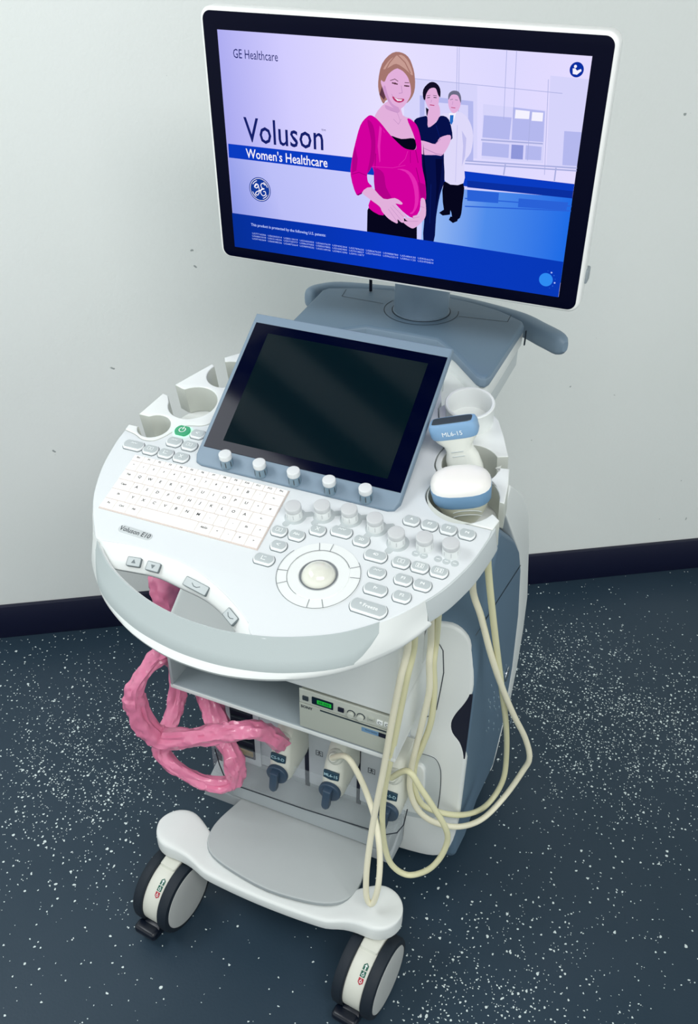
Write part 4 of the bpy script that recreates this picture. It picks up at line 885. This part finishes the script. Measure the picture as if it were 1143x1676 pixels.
# linear probe (ML6-15) ------------------------------------------------
LP = thing('linear_ultrasound_probe', 'blue and white linear ultrasound probe with flat dark face, standing behind the rounded one', 'ultrasound probe', pw(.206, .096, -.03))
hc = HY(744, 702, -.125)                       # middle of the blue head
base = pw(.206, .094, -.03)
ax = (hc-base).normalized(); xa = Vector((1, .12, .06)); xa = (xa-ax*xa.dot(ax)).normalized(); ya = ax.cross(xa).normalized()
ML = frame(base, xa, ya, ax); Lh = (hc-base).length
def osec(z_, hw, hd_, p=.6, n=24, ox=0, oy=0): return [(ox+hw*math.copysign(abs(math.cos(q))**p, math.cos(q)), oy+hd_*math.copysign(abs(math.sin(q))**p, math.sin(q)), z_) for q in [2*math.pi*j/n for j in range(n)]]
b = B(); b.loft([osec(-.02, .011, .010, 1), osec(0, .020, .014, .9), osec(.022, .0235, .0155, .85), osec(.040, .0215, .0145, .8), osec(Lh-.030, .0175, .0125, .8), osec(Lh-.021, .0190, .0120, .7), osec(Lh-.013, .0265, .0120, .6), osec(Lh-.006, .0295, .0125, .5)], 'probe_white', M=ML)
for k in range(4): b.tube([ML @ Vector((-.008, -.0132, Lh-.026-k*.007)), ML @ Vector((.008, -.0132, Lh-.026-k*.007))], .0005, 'edge_grey', n=6, sub=1)
b.build('probe_body', LP)
b = B(); b.loft([osec(Lh-.008, .0296, .0127, .5), osec(Lh-.005, .0308, .0134, .45), osec(Lh+.008, .0308, .0134, .4), osec(Lh+.012, .0295, .0122, .4), osec(Lh+.013, .027, .0100, .4)], 'probe_blue_light', M=ML)
Mf = ML @ frame((0, -.0136, Lh+.0008), (1, 0, 0), (0, 0, 1), (0, -1, 0)); b.text('ML6-15', .0088, 'legend_white', Mf, .0003)
ph = b.build('probe_head', LP)
b = B(); b.loft([osec(Lh+.0128, .0262, .0080, .3), osec(Lh+.0140, .0256, .0074, .3)], 'lens_grey', M=ML); b.build('transducer_face', ph)
# convex probe ----------------------------------------------------------
CP_ = thing('convex_ultrasound_probe', 'rounded white ultrasound probe with blue band in the front right holder', 'ultrasound probe', pw(.216, .036, -.03))
base = pw(.2155, .034, -.035)
hc = HY(763, 812, -.192); ax = (hc-base).normalized(); ax = Vector((-.10, -.22, 1)).normalized()
xa = Vector((1, .30, .20)); xa = (xa-ax*xa.dot(ax)).normalized(); ya = ax.cross(xa).normalized()
MCv = frame(pw(.2165, .038, -.034), xa, ya, ax) @ Matrix.Diagonal((.93, .93, 1, 1))
b = B(); b.loft([osec(-.01, .014, .012, 1), osec(.005, .026, .018, .9), osec(.020, .032, .023, .8), osec(.034, .0365, .0255, .75), osec(.0385, .038, .0265, .75)], 'probe_cream', M=MCv)
for k in range(2): b.tube([MCv @ Vector((.0+.018*math.cos(R(a_))*1.2+.006, -.0262+.0035*abs(math.cos(R(a_)))**2, .013+k*.007+.011*math.sin(R(a_)))) for a_ in range(150, 10, -20)], .0006, 'edge_grey', n=6, sub=2)
b.build('probe_body', CP_)
b = B(); b.loft([osec(.034, .0375, .0262, .72), osec(.037, .0392, .0275, .7), osec(.053, .0408, .0288, .7), osec(.0560, .0403, .0284, .7)], 'probe_blue', M=MCv); b.build('blue_band', CP_)
b = B(); sec_ = [osec(.0555, .0403, .0284, .72)]
for k in range(1, 9):
    a_ = R(k*11); sec_.append([(x*(1-.0*k), y, z_+0) for x, y, z_ in osec(.0555+.015*math.sin(a_), .0403*(math.cos(a_)**.55), .0284*(math.cos(a_)**.5), .78)])
b.loft(sec_, 'lens_white', M=MCv); b.build('transducer_face', CP_)
# plugs and cables
p1s = None
s2 = plug(540.6, 1294, 'ML6-15', LP)
c2 = [s2, HY(566, 1238, -.165), HY(584, 1262, -.17), HY(603, 1305, -.175), HY(616, 1350, -.202), HY(622, 1400, -.228), HY(620, 1445, -.246), HY(613, 1474, -.2535), HY(606, 1479, -.2545), HY(600, 1466, -.254), HY(600, 1430, -.247), HY(605, 1385, -.236), HY(614, 1330, -.225), HY(628, 1260, -.22), HY(642, 1180, -.225), HY(656, 1110, -.23), HY(668, 1055, -.23)]
hook = [pw(.185, -.10, -.055), pw(.20, -.085, -.048), pw(.21, -.08, -.055)]
c2 += hook+cable_pts([(706, 1040, -.15), (703, 1085, -.14), (703, 1130, -.135), (692, 1180, -.13), (682, 1220, -.125), (674, 1255, -.12), (671, 1290, -.12), (684, 1325, -.12), (712, 1346, -.11), (752, 1353, -.08), (790, 1340, -.03), (826, 1304, .02), (856, 1262, .04), (867, 1240, .04), (860, 1208, .03), (842, 1172, .0), (824, 1130, -.03), (805, 1075, -.06), (788, 1010, -.08), (774, 962, -.10)])
c2 += [pw(.236, .03, -.07), pw(.225, .075, -.065), base.lerp(pw(.206, .09, -.055), 1)]
def seg_tube(name, pts, parent, m): B().tube(pts, .0052, m, n=12, sub=7).build(name, parent)
seg_tube('cable', c2, LP, 'cream_cable')
s3 = plug(634.5, 1327, 'C1-5-D', CP_)
c3 = [s3, HY(668, 1262, -.16), HY(690, 1292, -.16), HY(712, 1325, -.155), HY(728, 1352, -.15), HY(733, 1374, -.145), HY(722, 1402, -.15), HY(700, 1424, -.16), HY(668, 1432, -.17), HY(642, 1416, -.18), HY(630, 1385, -.185), HY(626, 1340, -.19), HY(630, 1290, -.195), HY(640, 1240, -.20), HY(654, 1170, -.205), HY(666, 1110, -.21), HY(678, 1055, -.21)]
c3 += [pw(.195, -.09, -.056), pw(.21, -.075, -.048), pw(.218, -.068, -.056)]+cable_pts([(715, 1040, -.14), (710, 1085, -.13), (711, 1130, -.125), (706, 1180, -.12), (692, 1220, -.115), (680, 1250, -.11), (678, 1285, -.11), (690, 1315, -.105), (715, 1328, -.09), (752, 1334, -.06), (785, 1326, -.01), (808, 1305, .03), (824, 1275, .05), (829, 1240, .05), (829, 1190, .02), (822, 1130, -.02), (812, 1050, -.06), (804, 980, -.09), (799, 925, -.11)])
c3 += [pw(.243, .05, -.07), pw(.225, .035, -.06)]
seg_tube('cable', c3, CP_, 'cream_cable_green')
# ---- pink sleeve around the third cable
mat('pink_film', 'DF7FA2', .30, bump=.7, bscale=38, coat=.35, vary=.16)
MATS['pink_film'].node_tree.nodes['Principled BSDF'].inputs['Subsurface Weight'].default_value = .0
PK = thing('sleeved_ultrasound_probe_cable', 'crinkled pink plastic sleeve over a looping cable plugged into the left port', 'cable', (-.28, -.18, .40))
s1 = plug(454.7, 1265.5, 'CS-9-D', PK)
pk = cable_pts([(458, 1216, -.150), (440, 1202, -.175), (405, 1194, -.20), (350, 1202, -.215), (300, 1209, -.22), (262, 1207, -.23), (240, 1190, -.24), (224, 1160, -.245), (222, 1125, -.24), (240, 1095, -.22), (268, 1072, -.19), (290, 1090, -.12), (292, 1125, -.12), (284, 1165, -.14), (268, 1205, -.17), (266, 1232, -.18), (290, 1258, -.18), (325, 1276, -.17), (360, 1284, -.16), (384, 1275, -.150), (384, 1245, -.145), (364, 1200, -.12), (345, 1150, -.09), (325, 1100, -.05), (300, 1040, .0), (284, 1000, .03), (272, 950, .04), (276, 890, .08)])
b = B(); b.tube(pk, .0180, 'pink_film', n=28, sub=14, wrinkle=.34, rfn=lambda t: .98 if t < .28 else (.84 if t < .7 else (1.1 if t < .86 else 1.1+(t-.86)*8))); b.build('pink_sleeve', PK, label='crinkled translucent pink plastic film')
# sitting under the cables, the cable hook below the panel
b = B(); b.tube([pw(.17, -.07, -.03), pw(.175, -.075, -.06), pw(.19, -.085, -.066), pw(.225, -.075, -.066), pw(.232, -.07, -.05)], .004, 'white_plastic'); b.build('cable_hook', S)
